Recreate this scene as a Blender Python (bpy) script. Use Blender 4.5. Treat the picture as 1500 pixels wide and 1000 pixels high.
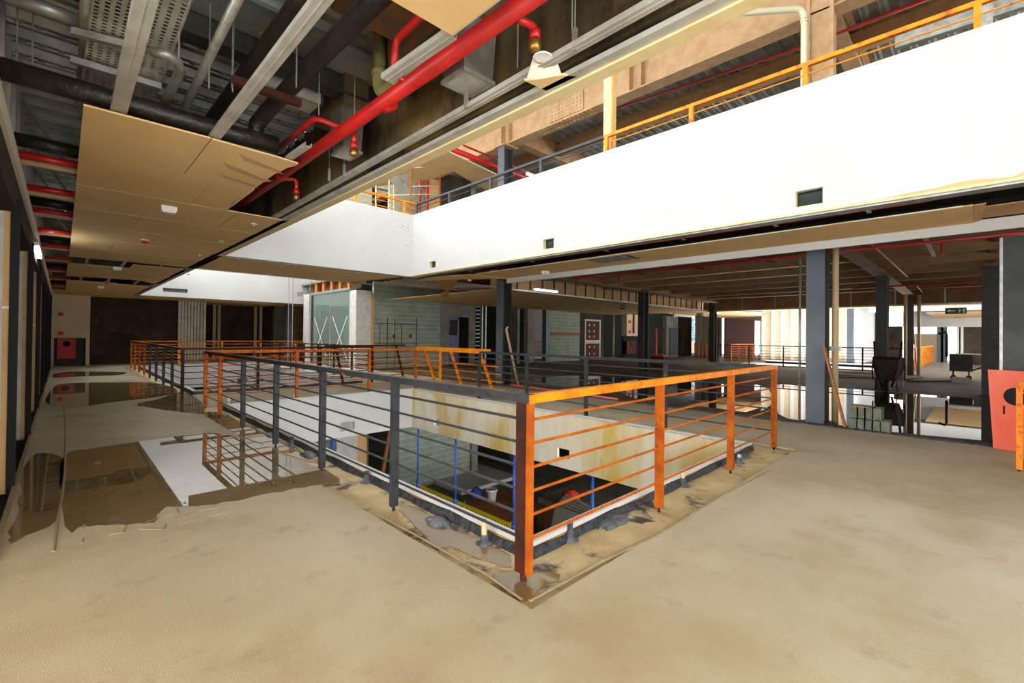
import bpy, math, random
from mathutils import Vector, Matrix
R = random.Random(7)
scene = bpy.context.scene
for o in list(bpy.data.objects): bpy.data.objects.remove(o)
COL = scene.collection

# ------------------------------------------------------------------ camera
F_PX, YAW, PITCH, ROLL, CY = 668.917, math.radians(45.4439), math.radians(0.47175), math.radians(0.60126), 486.591
CAM = Vector((0, 0, 1.42))
_f0 = Vector((math.cos(YAW), math.sin(YAW), 0)); _r0 = Vector((math.sin(YAW), -math.cos(YAW), 0)); _u0 = Vector((0, 0, 1))
_f = _f0 * math.cos(PITCH) + _u0 * math.sin(PITCH); _u1 = -_f0 * math.sin(PITCH) + _u0 * math.cos(PITCH)
_r = _r0 * math.cos(ROLL) + _u1 * math.sin(ROLL); _u = -_r0 * math.sin(ROLL) + _u1 * math.cos(ROLL)
cd = bpy.data.cameras.new('camera'); cam = bpy.data.objects.new('camera', cd); COL.objects.link(cam)
cd.sensor_width = 36; cd.lens = F_PX / 1500 * 36; cd.shift_y = (CY - 500) / 1500; cd.clip_end = 300
M = Matrix((( _r.x, _u.x, -_f.x, CAM.x), (_r.y, _u.y, -_f.y, CAM.y), (_r.z, _u.z, -_f.z, CAM.z), (0, 0, 0, 1)))
cam.matrix_world = M
scene.camera = cam
def ray(a, b): return _f + _r * ((a - 750) / F_PX) - _u * ((b - CY) / F_PX)
def PX(a, b, x): d = ray(a, b); return CAM + d * (x / d.x)
def PY(a, b, y): d = ray(a, b); return CAM + d * (y / d.y)
def PZ(a, b, z=0.0): d = ray(a, b); return CAM + d * ((z - CAM.z) / d.z)

# ------------------------------------------------------------------ world, exposure
w = bpy.data.worlds.new('overcast_sky'); scene.world = w; w.use_nodes = True
bg = w.node_tree.nodes['Background']; bg.inputs[0].default_value = (0.94, 0.975, 1.0, 1); bg.inputs[1].default_value = 5.0
vs = scene.view_settings
vs.view_transform = 'Standard'; vs.look = 'None'; vs.gamma = 1.0; vs.use_curve_mapping = False; vs.exposure = 0.65

# ------------------------------------------------------------------ materials
def S(r, g, b):
    f = lambda c: ((c / 255) / 12.92 if c / 255 <= .04045 else ((c / 255 + .055) / 1.055) ** 2.4)
    return (f(r), f(g), f(b), 1)
def mat(name, col, rough=.7, metal=0., col2=None, scale=6., detail=6., bump=0., bscale=None, thr=(.4, .65), stretch=None, emit=None, spec=.5, ior=1.45, alpha=None, trans=0.):
    m = bpy.data.materials.new(name); m.use_nodes = True; nt = m.node_tree; b = nt.nodes['Principled BSDF']
    b.inputs['Base Color'].default_value = col; b.inputs['Roughness'].default_value = rough; b.inputs['Metallic'].default_value = metal
    b.inputs['Specular IOR Level'].default_value = spec; b.inputs['IOR'].default_value = ior
    if trans: b.inputs['Transmission Weight'].default_value = trans
    if emit: b.inputs['Emission Color'].default_value = emit[0]; b.inputs['Emission Strength'].default_value = emit[1]
    if alpha is not None: b.inputs['Alpha'].default_value = alpha
    if col2 or bump:
        tc = nt.nodes.new('ShaderNodeNewGeometry'); mp = nt.nodes.new('ShaderNodeMapping')
        nt.links.new(tc.outputs['Position'], mp.inputs[0])
        if stretch: mp.inputs['Scale'].default_value = stretch
    if col2:
        n = nt.nodes.new('ShaderNodeTexNoise'); n.inputs['Scale'].default_value = scale; n.inputs['Detail'].default_value = detail; n.inputs['Roughness'].default_value = .6
        nt.links.new(mp.outputs[0], n.inputs['Vector'])
        r = nt.nodes.new('ShaderNodeValToRGB'); r.color_ramp.elements[0].position = thr[0]; r.color_ramp.elements[1].position = thr[1]
        r.color_ramp.elements[0].color = col; r.color_ramp.elements[1].color = col2
        nt.links.new(n.outputs['Fac'], r.inputs[0]); nt.links.new(r.outputs[0], b.inputs['Base Color'])
    if bump:
        n2 = nt.nodes.new('ShaderNodeTexNoise'); n2.inputs['Scale'].default_value = bscale or scale * 6; n2.inputs['Detail'].default_value = 4
        nt.links.new(mp.outputs[0], n2.inputs['Vector'])
        bp = nt.nodes.new('ShaderNodeBump'); bp.inputs['Strength'].default_value = bump; bp.inputs['Distance'].default_value = .02
        nt.links.new(n2.outputs['Fac'], bp.inputs['Height']); nt.links.new(bp.outputs[0], b.inputs['Normal'])
    return m
def layered(name, cols, scales, thrs, rough=.8, bump=.3, bscale=60, stretches=None, roughs=None):
    """base colour cols[0], each further colour laid over it through its own noise"""
    m = bpy.data.materials.new(name); m.use_nodes = True; nt = m.node_tree; b = nt.nodes['Principled BSDF']
    g = nt.nodes.new('ShaderNodeNewGeometry'); prev = None
    for i, c in enumerate(cols[1:]):
        mp = nt.nodes.new('ShaderNodeMapping'); nt.links.new(g.outputs['Position'], mp.inputs[0])
        if stretches and stretches[i]: mp.inputs['Scale'].default_value = stretches[i]
        mp.inputs['Location'].default_value = (i * 3.7, i * 1.3, i * 5.1)
        n = nt.nodes.new('ShaderNodeTexNoise'); n.inputs['Scale'].default_value = scales[i]; n.inputs['Detail'].default_value = 8; n.inputs['Roughness'].default_value = .62
        nt.links.new(mp.outputs[0], n.inputs['Vector'])
        r = nt.nodes.new('ShaderNodeMapRange'); r.inputs[1].default_value = thrs[i][0]; r.inputs[2].default_value = thrs[i][1]
        nt.links.new(n.outputs['Fac'], r.inputs[0])
        mx = nt.nodes.new('ShaderNodeMix'); mx.data_type = 'RGBA'
        nt.links.new(r.outputs[0], mx.inputs[0]); mx.inputs[7].default_value = c
        if prev is None: mx.inputs[6].default_value = cols[0]
        else: nt.links.new(prev, mx.inputs[6])
        prev = mx.outputs[2]
    nt.links.new(prev, b.inputs['Base Color']); b.inputs['Roughness'].default_value = rough; b.inputs['Specular IOR Level'].default_value = .25
    n2 = nt.nodes.new('ShaderNodeTexNoise'); n2.inputs['Scale'].default_value = bscale; n2.inputs['Detail'].default_value = 5
    nt.links.new(g.outputs['Position'], n2.inputs['Vector'])
    bp = nt.nodes.new('ShaderNodeBump'); bp.inputs['Strength'].default_value = bump; bp.inputs['Distance'].default_value = .015
    nt.links.new(n2.outputs['Fac'], bp.inputs['Height']); nt.links.new(bp.outputs[0], b.inputs['Normal'])
    return m
K = {}
K['screed'] = layered('screed', [S(172, 160, 134), S(188, 179, 155), S(158, 140, 106), S(190, 182, 162), S(150, 140, 118)], [.35, .9, 90, 5], [(.45, .65), (.5, .75), (.6, .75), (.58, .8)], .7, .3, 170)
K['hallfloor'] = layered('hall_floor', [S(104, 90, 68), S(70, 60, 46), S(128, 112, 88)], [1.2, 4], [(.42, .62), (.55, .75)], .6, .4, 40, [(1, .5, 1), (1, .4, 1)])
K['stainstrip'] = layered('stained_strip', [S(168, 146, 104), S(190, 172, 132), S(62, 58, 52), S(150, 122, 72)], [2.5, 3.6, 1.4], [(.4, .7), (.53, .63), (.55, .75)], .55, .3, 50)
K['lowerfloor'] = layered('lower_floor', [S(120, 112, 98), S(84, 76, 66)], [.9], [(.4, .65)], .7)
K['white'] = layered('white_plaster', [S(194, 192, 187), S(190, 178, 152), S(200, 199, 197)], [.55, .8], [(.58, .85), (.45, .7)], .85, .12, 40, [(1, 1, .5), None])
K['whitestain'] = layered('stained_plaster', [S(228, 220, 200), S(206, 176, 92), S(232, 228, 218)], [.8, 1.4], [(.44, .6), (.52, .72)], .85, .1, 40, [(1, .8, .2), (1, 1, .3)])
K['cream'] = mat('cream_board', S(220, 200, 150), .8, col2=S(196, 164, 104), scale=3, thr=(.5, .8))
K['board'] = mat('tan_plasterboard', S(226, 190, 132), .85, col2=S(218, 180, 122), scale=1.5)
K['boardtorn'] = mat('torn_board_paper', S(186, 146, 98), .9, col2=S(198, 158, 108), scale=12)
K['gypsum'] = mat('gypsum_core', S(226, 216, 196), .9)
K['deck'] = mat('galvanised_deck', S(178, 184, 180), .42, .5, col2=S(130, 136, 130), scale=2.2, bump=.12, bscale=24)
K['galv'] = mat('galvanised_steel', S(176, 176, 168), .4, .6, col2=S(146, 146, 138), scale=9)
K['galvw'] = mat('light_zinc_profile', S(196, 192, 180), .45, .35, col2=S(172, 166, 152), scale=5)
K['duct'] = mat('galvanised_duct', S(164, 160, 150), .35, .6, col2=S(126, 118, 104), scale=3)
K['ductrust'] = mat('rusty_duct', S(104, 92, 74), .6, .4, col2=S(150, 96, 44), scale=7, thr=(.45, .7))
K['darkconc'] = layered('stained_concrete', [S(106, 88, 58), S(46, 38, 27), S(140, 112, 62)], [1.6, 1.1], [(.42, .62), (.56, .75)], .85, .5, 30, [(1, 1, .5), (1, 1, .6)])
K['black'] = mat('black_insulation', S(30, 27, 24), .42, col2=S(48, 42, 36), scale=14, bump=.4, bscale=30)
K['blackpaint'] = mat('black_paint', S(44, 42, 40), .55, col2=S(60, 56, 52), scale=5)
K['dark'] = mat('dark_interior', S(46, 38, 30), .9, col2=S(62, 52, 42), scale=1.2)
K['darkwall'] = layered('dark_plaster', [S(76, 64, 52), S(54, 45, 36), S(104, 90, 74)], [1.1, 3], [(.4, .6), (.6, .78)], .85, .3, 20)
K['red'] = mat('red_pipe', S(196, 34, 30), .38, col2=S(170, 28, 26), scale=4)
K['redpanel'] = mat('red_panel', S(236, 98, 74), .55, col2=S(242, 124, 98), scale=3, stretch=(1, 1, .3))
K['reddoor'] = mat('red_cabinet_door', S(206, 44, 38), .5)
K['maroon'] = mat('maroon_wall', S(96, 44, 30), .85, col2=S(84, 38, 26), scale=2)
K['olive'] = mat('olive_pvc', S(150, 140, 88), .5, col2=S(128, 118, 70), scale=6)
K['palepvc'] = mat('pale_pvc', S(214, 208, 172), .45)
K['beige'] = mat('beige_pipe', S(206, 178, 138), .55)
K['brass'] = mat('brass', S(150, 116, 50), .35, .8)
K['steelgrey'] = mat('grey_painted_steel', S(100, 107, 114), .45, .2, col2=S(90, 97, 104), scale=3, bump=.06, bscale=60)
K['steeldark'] = mat('dark_steel_and_shade', S(62, 62, 60), .5, .2, col2=S(48, 48, 47), scale=3)  # dark columns and frames; also the painted recess shade on grey columns
K['railgrey'] = layered('grey_primer_rail', [S(60, 62, 65), S(48, 50, 53), S(170, 84, 30)], [8, 5], [(.4, .6), (.66, .72)], .45, .1, 80)
K['railorange'] = layered('rusty_orange_rail', [S(184, 94, 4), S(156, 68, 4), S(84, 36, 10)], [5, 9], [(.42, .62), (.56, .72)], .55, .2, 90)
K['railyellow'] = layered('bright_orange_rail', [S(230, 140, 8), S(216, 112, 8), S(150, 60, 12)], [5, 12], [(.42, .62), (.56, .7)], .5, .1, 90)
K['railrust'] = layered('dark_rust_rail', [S(74, 30, 16), S(44, 22, 15), S(120, 48, 16)], [5, 7], [(.42, .62), (.62, .76)], .6, .2, 90)
K['orangepaint'] = mat('orange_paint', S(238, 128, 24), .5)
K['brownfire'] = mat('brown_fireproofing', S(196, 160, 120), .9, col2=S(178, 142, 102), scale=4, bump=.35, bscale=45)
K['brownbeam'] = mat('brown_primer_beam', S(150, 114, 76), .8, col2=S(132, 98, 62), scale=2.5, bump=.1, bscale=30)
K['tan'] = mat('tan_board_return', S(212, 168, 112), .8, col2=S(200, 156, 102), scale=3)
K['block'] = layered('concrete_block', [S(160, 168, 148), S(138, 146, 126), S(180, 186, 168)], [2.2, 9], [(.4, .65), (.55, .8)], .92, .5, 70)
K['mortar'] = mat('mortar', S(206, 208, 192), .95)
K['conc'] = layered('grey_concrete', [S(146, 140, 126), S(122, 116, 104), S(164, 158, 144)], [1.4, 6], [(.4, .65), (.58, .8)], .9, .3, 40)
K['concw'] = mat('white_rendered_column', S(206, 202, 194), .85, col2=S(188, 182, 172), scale=5)
K['glass'] = mat('green_glass', S(196, 216, 206), .05, trans=.75, spec=.6)
K['kerbside'] = mat('kerb_side', S(176, 140, 78), .8, col2=S(120, 92, 50), scale=6)
K['darkglass'] = mat('dark_glass', S(30, 44, 38), .15)
K['blockdark'] = layered('darker_block', [S(124, 128, 112), S(98, 100, 86), S(146, 148, 132)], [3, 11], [(.4, .65), (.55, .8)], .92, .5, 70)  # darker tone of the block colour, for the stacked blocks
K['bitumen'] = mat('black_bitumen', S(34, 35, 38), .5, col2=S(66, 69, 74), scale=18, bump=.7, bscale=40)
K['bitgrey'] = mat('grey_bitumen_membrane', S(96, 100, 106), .3, col2=S(60, 63, 68), scale=14, bump=.6, bscale=40)
K['water'] = mat('puddle_water', S(128, 110, 78), .015, col2=S(112, 94, 62), scale=2., spec=.9, ior=1.5)
K['waterdark'] = mat('hall_water', S(74, 62, 46), .012, col2=S(60, 50, 36), scale=2., spec=1., ior=1.5)
K['wetmud'] = mat('mud_ridge', S(158, 142, 110), .6, col2=S(140, 124, 92), scale=10, bump=.5, bscale=50)
K['lamp'] = mat('lit_tube', S(255, 255, 255), .4, emit=((.95, .97, 1, 1), 14))
K['whiteplastic'] = mat('white_plastic', S(232, 230, 222), .5)
K['blackvoid'] = mat('black_rubber_and_shade', S(18, 17, 16), .8)  # rubber and black posts; also paints shade in holes and shop depths
K['blueprop'] = mat('blue_prop', S(34, 84, 178), .5)
K['yellow'] = mat('yellow_mesh', S(236, 208, 24), .6)
K['plank'] = mat('wood_plank', S(164, 106, 62), .75, col2=S(140, 86, 48), scale=4, stretch=(1, 1, 6))
K['planklight'] = mat('pale_plank', S(188, 158, 116), .8, col2=S(168, 136, 96), scale=4)
K['green'] = mat('exit_green', S(30, 92, 48), .5)
K['bluedoor'] = mat('blue_door', S(62, 66, 128), .4, col2=S(48, 52, 108), scale=3)
K['panelbeige'] = mat('beige_cladding', S(222, 200, 168), .8, col2=S(212, 186, 150), scale=1.2)
K['batten'] = mat('white_batten', S(232, 230, 224), .6)
K['teal'] = mat('teal_poster', S(30, 124, 138), .6, col2=S(210, 220, 214), scale=3.5, thr=(.52, .56))
K['redcloth'] = mat('red_mesh_sack', S(206, 60, 34), .8)
K['bluebag'] = mat('blue_bag', S(58, 72, 150), .7)
K['cardboard'] = mat('cardboard', S(176, 128, 80), .9)

# ------------------------------------------------------------------ mesh builder
class MB:
    def __init__(s): s.v = []; s.f = []
    def add(s, vs_, fs):
        n = len(s.v); s.v += [Vector(v) for v in vs_]; s.f += [tuple(i + n for i in f) for f in fs]; return s
    def box(s, x0, x1, y0, y1, z0, z1):
        return s.add([(x0, y0, z0), (x1, y0, z0), (x1, y1, z0), (x0, y1, z0), (x0, y0, z1), (x1, y0, z1), (x1, y1, z1), (x0, y1, z1)],
                     [(0, 3, 2, 1), (4, 5, 6, 7), (0, 1, 5, 4), (1, 2, 6, 5), (2, 3, 7, 6), (3, 0, 4, 7)])
    def bar(s, p, q, w, h, up=(0, 0, 1)):
        p = Vector(p); q = Vector(q); d = (q - p).normalized(); up = Vector(up)
        if abs(d.dot(up)) > .98: up = Vector((1, 0, 0))
        a = d.cross(up).normalized() * (w / 2); b = a.cross(d).normalized() * (h / 2)
        return s.add([p - a - b, p + a - b, p + a + b, p - a + b, q - a - b, q + a - b, q + a + b, q - a + b],
                     [(0, 1, 2, 3), (7, 6, 5, 4), (0, 4, 5, 1), (1, 5, 6, 2), (2, 6, 7, 3), (3, 7, 4, 0)])
    def cyl(s, p, q, r, n=10, r2=None, caps=True):
        p = Vector(p); q = Vector(q); d = (q - p).normalized(); up = Vector((0, 0, 1)) if abs(d.z) < .95 else Vector((1, 0, 0))
        a = d.cross(up).normalized(); b = a.cross(d).normalized(); r2 = r if r2 is None else r2
        vs_ = []
        for c, rr in ((p, r), (q, r2)):
            vs_ += [c + a * (rr * math.cos(2 * math.pi * i / n)) + b * (rr * math.sin(2 * math.pi * i / n)) for i in range(n)]
        fs = [(i, (i + 1) % n, n + (i + 1) % n, n + i) for i in range(n)]
        if caps: fs += [tuple(range(n - 1, -1, -1)), tuple(range(n, 2 * n))]
        return s.add(vs_, fs)
    def tube(s, pts, r, n=10):
        pts = [Vector(p) for p in pts]; rings = []; a = None
        for i, p in enumerate(pts):
            d = (pts[min(i + 1, len(pts) - 1)] - pts[max(i - 1, 0)]).normalized()
            if a is None:
                up = Vector((0, 0, 1)) if abs(d.z) < .9 else Vector((1, 0, 0)); a = d.cross(up).normalized()
            a = (a - d * a.dot(d)).normalized(); b = a.cross(d)
            rings.append([p + a * (r * math.cos(2 * math.pi * k / n)) + b * (r * math.sin(2 * math.pi * k / n)) for k in range(n)])
        vs_ = [v for g in rings for v in g]; fs = []
        for i in range(len(rings) - 1):
            for k in range(n): fs.append((i * n + k, i * n + (k + 1) % n, (i + 1) * n + (k + 1) % n, (i + 1) * n + k))
        fs += [tuple(range(n - 1, -1, -1)), tuple(range((len(rings) - 1) * n, len(rings) * n))]
        return s.add(vs_, fs)
    def prism(s, poly, z0, z1):
        n = len(poly); vs_ = [(p[0], p[1], z0) for p in poly] + [(p[0], p[1], z1) for p in poly]
        return s.add(vs_, [tuple(range(n - 1, -1, -1)), tuple(range(n, 2 * n))] + [(i, (i + 1) % n, n + (i + 1) % n, n + i) for i in range(n)])
    def hull(s, bot, top):
        n = len(bot); return s.add(list(bot) + list(top), [tuple(range(n - 1, -1, -1)), tuple(range(n, 2 * n))] + [(i, (i + 1) % n, n + (i + 1) % n, n + i) for i in range(n)])
    def lathe(s, c, prof, n=14):
        vs_ = []; c = Vector(c)
        for r, z in prof: vs_ += [c + Vector((r * math.cos(2 * math.pi * k / n), r * math.sin(2 * math.pi * k / n), z)) for k in range(n)]
        fs = []
        for i in range(len(prof) - 1):
            for k in range(n): fs.append((i * n + k, i * n + (k + 1) % n, (i + 1) * n + (k + 1) % n, (i + 1) * n + k))
        fs += [tuple(range(n - 1, -1, -1)), tuple(range((len(prof) - 1) * n, len(prof) * n))]
        return s.add(vs_, fs)
    def ibeam(s, p, q, h, wd, tf=.02, tw=.012):
        """I section between p and q, p/q on the top centre line"""
        p = Vector(p); q = Vector(q); z = Vector((0, 0, 1))
        s.bar(p - z * tf / 2, q - z * tf / 2, wd, tf); s.bar(p - z * (h - tf / 2), q - z * (h - tf / 2), wd, tf); s.bar(p - z * h / 2, q - z * h / 2, tw, h - 2 * tf)
        return s
def smooth(me):
    import bmesh
    for f in me.polygons: f.use_smooth = True
def root_of(o):
    while o.parent: o = o.parent
    return o
def build(name, mb, m, parent=None, origin=None, sm=False):
    if parent is not None: off = root_of(parent).location.copy()
    elif origin is not None: off = Vector(origin)
    else:
        xs = [v.x for v in mb.v]; ys = [v.y for v in mb.v]; off = Vector(((min(xs) + max(xs)) / 2, (min(ys) + max(ys)) / 2, min(v.z for v in mb.v)))
    me = bpy.data.meshes.new(name); me.from_pydata([tuple(v - off) for v in mb.v], [], mb.f); me.update()
    me.materials.append(m if not isinstance(m, str) else K[m])
    if sm:
        for i, f in enumerate(me.polygons): f.use_smooth = len(f.vertices) == 4
    o = bpy.data.objects.new(name, me); COL.objects.link(o)
    if parent is not None: o.parent = parent
    else: o.location = off
    return o
def tag(o, label=None, cat=None, group=None, kind=None):
    if label: o['label'] = label
    if cat: o['category'] = cat
    if group: o['group'] = group
    if kind: o['kind'] = kind
    return o
def thing(name, label, cat, loc=(0, 0, 0), group=None):
    o = bpy.data.objects.new(name, None); COL.objects.link(o); o.location = loc; o.empty_display_size = .2
    return tag(o, label, cat, group)
def single(name, mb, m, label, cat, group=None, sm=False): return tag(build(name, mb, m, None, None, sm), label, cat, group)
def struct(name, mb, m, label=None, sm=False): return tag(build(name, mb, m, None, (0, 0, 0), sm), label, None, None, 'structure')
def snode(name, label=None): o = bpy.data.objects.new(name, None); COL.objects.link(o); return tag(o, label, None, None, 'structure')
ORD = ['first', 'second', 'third', 'fourth', 'fifth', 'sixth', 'seventh', 'eighth', 'ninth', 'tenth', 'eleventh', 'twelfth', 'thirteenth']
ZC, ZU, ZD = 2.92, 3.9, 3.76       # ceiling board, upper floor, deck underside
# ================================================================== shell
def grid(xs, ys, holes, z0, z1):
    mb = MB()
    for i in range(len(xs) - 1):
        for j in range(len(ys) - 1):
            cx, cy = (xs[i] + xs[i + 1]) / 2, (ys[j] + ys[j + 1]) / 2
            if any(a < cx < b and c < cy < d for a, b, c, d in holes): continue
            mb.box(xs[i], xs[i + 1], ys[j], ys[j + 1], z0, z1)
    return mb
H1 = (2.25, 6.3, 2.1, 9.95); H2 = (2.25, 6.3, 12.87, 23.15); H3 = (26.4, 32.6, 2.4, 9.6)
S1 = (1.76, 6.75, 1.62, 10.4); S2 = (1.76, 6.75, 12.45, 23.6)       # sunken strips round the voids
struct('floor', grid([-.29, S1[0], S1[1], 8.9], [-3.8, S1[2], S1[3], S2[2], S2[3], 27.2], [S1, S2], -.14, 0), 'screed', 'worn beige screed floor of the gallery around the voids')
struct('floor.001', grid([8.96, H3[0], H3[1], 46], [-6, H3[2], H3[3], 27.2], [H3], -.16, -.02), 'hallfloor', 'dark rough concrete floor of the unfinished hall beyond the columns')
e = MB().box(8.895, 8.965, -3.8, 27.2, -.14, .006)
for k in range(60):
    y = -3 + k * .17 + R.uniform(-.05, .05); e.box(8.88 + R.uniform(-.02, .02), 8.97 + R.uniform(-.02, .03), y, y + .15, 0, .012 + R.uniform(0, .012))
struct('trim_1', e, 'bitumen', 'black bitumen joint between gallery screed and hall floor')
for i, (Sx, Hx) in enumerate(((S1, H1), (S2, H2))):
    struct('trim_%d' % (2 + i), grid([Sx[0], Hx[0] - .06, Hx[1] + .06, Sx[1]], [Sx[2], Hx[2] - .06, Hx[3] + .06, Sx[3]], [Hx], -.14, -.018), 'stainstrip', 'stained waterproofed strip around a floor void')
def void_edge(Hx, n, zb, stained, lab):
    x0, x1, y0, y1 = Hx; t = .07; zt = .075
    c = snode('trim_%d' % n, 'white kerb with black bitumen foot around the ' + lab)
    for (a, b, cc, d) in ((x0 - t, x0, y0 - t, y1 + t), (x1, x1 + t, y0 - t, y1 + t), (x0, x1, y0 - t, y0), (x0, x1, y1, y1 + t)):
        build('kerb_cap', MB().box(a, b, cc, d, .045, zt), 'white', c)
        build('kerb_side', MB().box(a + .008, b - .008, cc + .008, d - .008, -.02, .045), 'kerbside', c)
    # bitumen upstand outside
    def upstand(p, q, nrm):
        L = (Vector(q) - Vector(p)).length; k = max(6, int(L / .12)); mb = MB(); N_ = Vector(nrm); hs_ = [.022 + .034 * abs(math.sin(i * .37 + p[0])) * R.uniform(.7, 1) for i in range(k + 1)]; os_ = [.02 + .03 * abs(math.sin(i * .45 + 1)) * R.uniform(.5, 1) for i in range(k + 1)]
        for i in range(k):
            a = Vector(p).lerp(Vector(q), i / k); b = Vector(p).lerp(Vector(q), (i + 1) / k); z_ = Vector((0, 0, 1))
            mb.hull([a - z_ * .02, b - z_ * .02, b + N_ * os_[i + 1] - z_ * .017, a + N_ * os_[i] - z_ * .017], [a + z_ * hs_[i], b + z_ * hs_[i + 1], b + N_ * .006 + z_ * hs_[i + 1] * .9, a + N_ * .006 + z_ * hs_[i] * .9])
        build('bitumen_upstand', mb, 'bitumen', c)
    upstand((x0 - t, y0 - t, 0), (x0 - t, y1 + t, 0), (-1, 0, 0)); upstand((x0 - t, y0 - t, 0), (x1 + t, y0 - t, 0), (0, -1, 0))
    upstand((x1 + t, y0 - t, 0), (x1 + t, y1 + t, 0), (1, 0, 0)); upstand((x0 - t, y1 + t, 0), (x1 + t, y1 + t, 0), (0, 1, 0))
void_edge(H1, 4, -.89, True, 'near void'); void_edge(H2, 5, -.89, False, 'second void')
def wall_with_holes_x(x0, x1, y0, y1, z0, z1, holes):
    """wall slab thin in x; holes (ya,yb,za,zb)"""
    ys = sorted({y0, y1, *[h[0] for h in holes], *[h[1] for h in holes]}); zs = sorted({z0, z1, *[h[2] for h in holes], *[h[3] for h in holes]}); mb = MB()
    for a, b in zip(ys, ys[1:]):
        for c, d in zip(zs, zs[1:]):
            if any(h[0] < (a + b) / 2 < h[1] and h[2] < (c + d) / 2 < h[3] for h in holes): continue
            mb.box(x0, x1, a, b, c, d)
    return mb
def wall_with_holes_y(y0, y1, x0, x1, z0, z1, holes):
    xs = sorted({x0, x1, *[h[0] for h in holes], *[h[1] for h in holes]}); zs = sorted({z0, z1, *[h[2] for h in holes], *[h[3] for h in holes]}); mb = MB()
    for a, b in zip(xs, xs[1:]):
        for c, d in zip(zs, zs[1:]):
            if any(h[0] < (a + b) / 2 < h[1] and h[2] < (c + d) / 2 < h[3] for h in holes): continue
            mb.box(a, b, y0, y1, c, d)
    return mb
# lower spandrels of void 1 and 2 (faces looking into the void)
zl = -.89
struct('wall_lower_right', wall_with_holes_x(H1[1], H1[1] + .055, H1[2], H1[3], zl, .05, [(4.95, 5.22, -.72, -.55), (8.75, 9.0, -.72, -.55)]), 'whitestain', 'stained white spandrel below the far kerb of the near void')
struct('wall_lower_back', wall_with_holes_y(H1[3], H1[3] + .055, H1[0], H1[1] + .055, zl, .05, [(4.45, 4.78, -.75, -.56)]), 'white', 'white spandrel below the bridge edge of the near void')
struct('wall_lower_left', MB().box(H1[0] - .055, H1[0], H1[2], H1[3], zl, .04), 'white'); struct('wall_lower_front', MB().box(H1[0], H1[1], H1[2] - .055, H1[2], zl, .04), 'white')
struct('wall_lower_right.001', MB().box(H2[1], H2[1] + .055, H2[2], H2[3], zl, .05), 'white'); struct('wall_lower_back.001', wall_with_holes_y(H2[3], H2[3] + .055, H2[0], H2[1] + .055, zl, .05, [(5.6, 6.0, -.75, -.58)]), 'white')
struct('wall_lower_left.001', MB().box(H2[0] - .055, H2[0], H2[2], H2[3], zl, .04), 'white'); struct('wall_lower_front.001', MB().box(H2[0], H2[1], H2[2] - .055, H2[2], zl, .04), 'white')
struct('wall_lower_far_void', MB().box(H3[1], H3[1] + .1, H3[2], H3[3], zl, .05).box(H3[0] - .1, H3[0], H3[2], H3[3], zl, .05), 'white')
# lower storey
struct('floor.002', MB().box(-2, 24, -3, 32, -4.05, -3.9), 'lowerfloor', 'dusty floor of the storey below')
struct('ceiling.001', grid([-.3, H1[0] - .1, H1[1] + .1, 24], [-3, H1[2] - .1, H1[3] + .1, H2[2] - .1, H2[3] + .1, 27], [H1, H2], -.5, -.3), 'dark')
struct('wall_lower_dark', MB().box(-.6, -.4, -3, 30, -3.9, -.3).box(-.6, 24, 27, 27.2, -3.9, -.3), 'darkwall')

# ---- upper slab (deck + floor), openings
U1 = (2.21, 6.42, -9, 10.2); U2 = (2.21, 6.42, 12.87, 23.7); U3 = (26.4, 32.6, 2.4, 9.6)
struct('ceiling.002', grid([-1.2, 2.02, 6.6, 8.5, U3[0], U3[1], 46], [-3.8, U3[2], U3[3], 10.4, 12.7, 23.85, 27.4], [(2.1, 6.5, -9, 10.3), (2.1, 8.5, 12.8, 23.8), (U3[0], U3[1], -9, U3[3])], ZD + .06, ZU), 'conc', 'concrete slab of the upper gallery')
def deck(x0, x1, y0, y1, z, per=.3, h=.06):
    mb = MB(); prof = []; y = y0
    while y < y1 - .001:
        prof += [(y, z), (y + per * .32, z), (y + per * .44, z - h), (y + per * .5, z - h), (y + per * .53, z - h + .014), (y + per * .69, z - h + .014), (y + per * .72, z - h), (y + per * .78, z - h), (y + per * .9, z)]; y += per
    vs_ = [(x0, a, b) for a, b in prof] + [(x1, a, b) for a, b in prof]; n = len(prof)
    return mb.add(vs_, [(i, i + 1, n + i + 1, n + i) for i in range(n - 1)])
dk = struct('ceiling.003', deck(-.9, 2.02, -3.8, 27, ZD + .055), 'deck', 'galvanised ribbed steel deck above the gallery')
# embossments on the deck ribs near the camera: too many to count
em = MB(); y = -.2
while y < 14:
    k = 0
    for sx in range(24):
        x = -.75 + sx * .115 + R.uniform(-.01, .01)
        for off, zz in ((.18, .06),):
            yy = y + .3 * .61; z = ZD - .005 + .009
            em.hull([(x, yy - .03, z + .004), (x + .05, yy - .03, z + .004), (x + .05, yy + .03, z + .004), (x, yy + .03, z + .004)], [(x + .012, yy - .012, z - .012), (x + .038, yy - .018, z - .012), (x + .038, yy + .012, z - .012), (x + .012, yy + .018, z - .012)])
            yy = y + .3 * .06
            em.hull([(x + .04, yy - .03, ZD + .057), (x + .09, yy - .03, ZD + .057), (x + .09, yy + .03, ZD + .057), (x + .04, yy + .03, ZD + .057)], [(x + .052, yy - .012, ZD + .04), (x + .078, yy - .018, ZD + .04), (x + .078, yy + .012, ZD + .04), (x + .052, yy + .018, ZD + .04)])
    y += .3
eo = build('deck_embossing', em, 'deck', dk); eo['kind'] = 'stuff'
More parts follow.
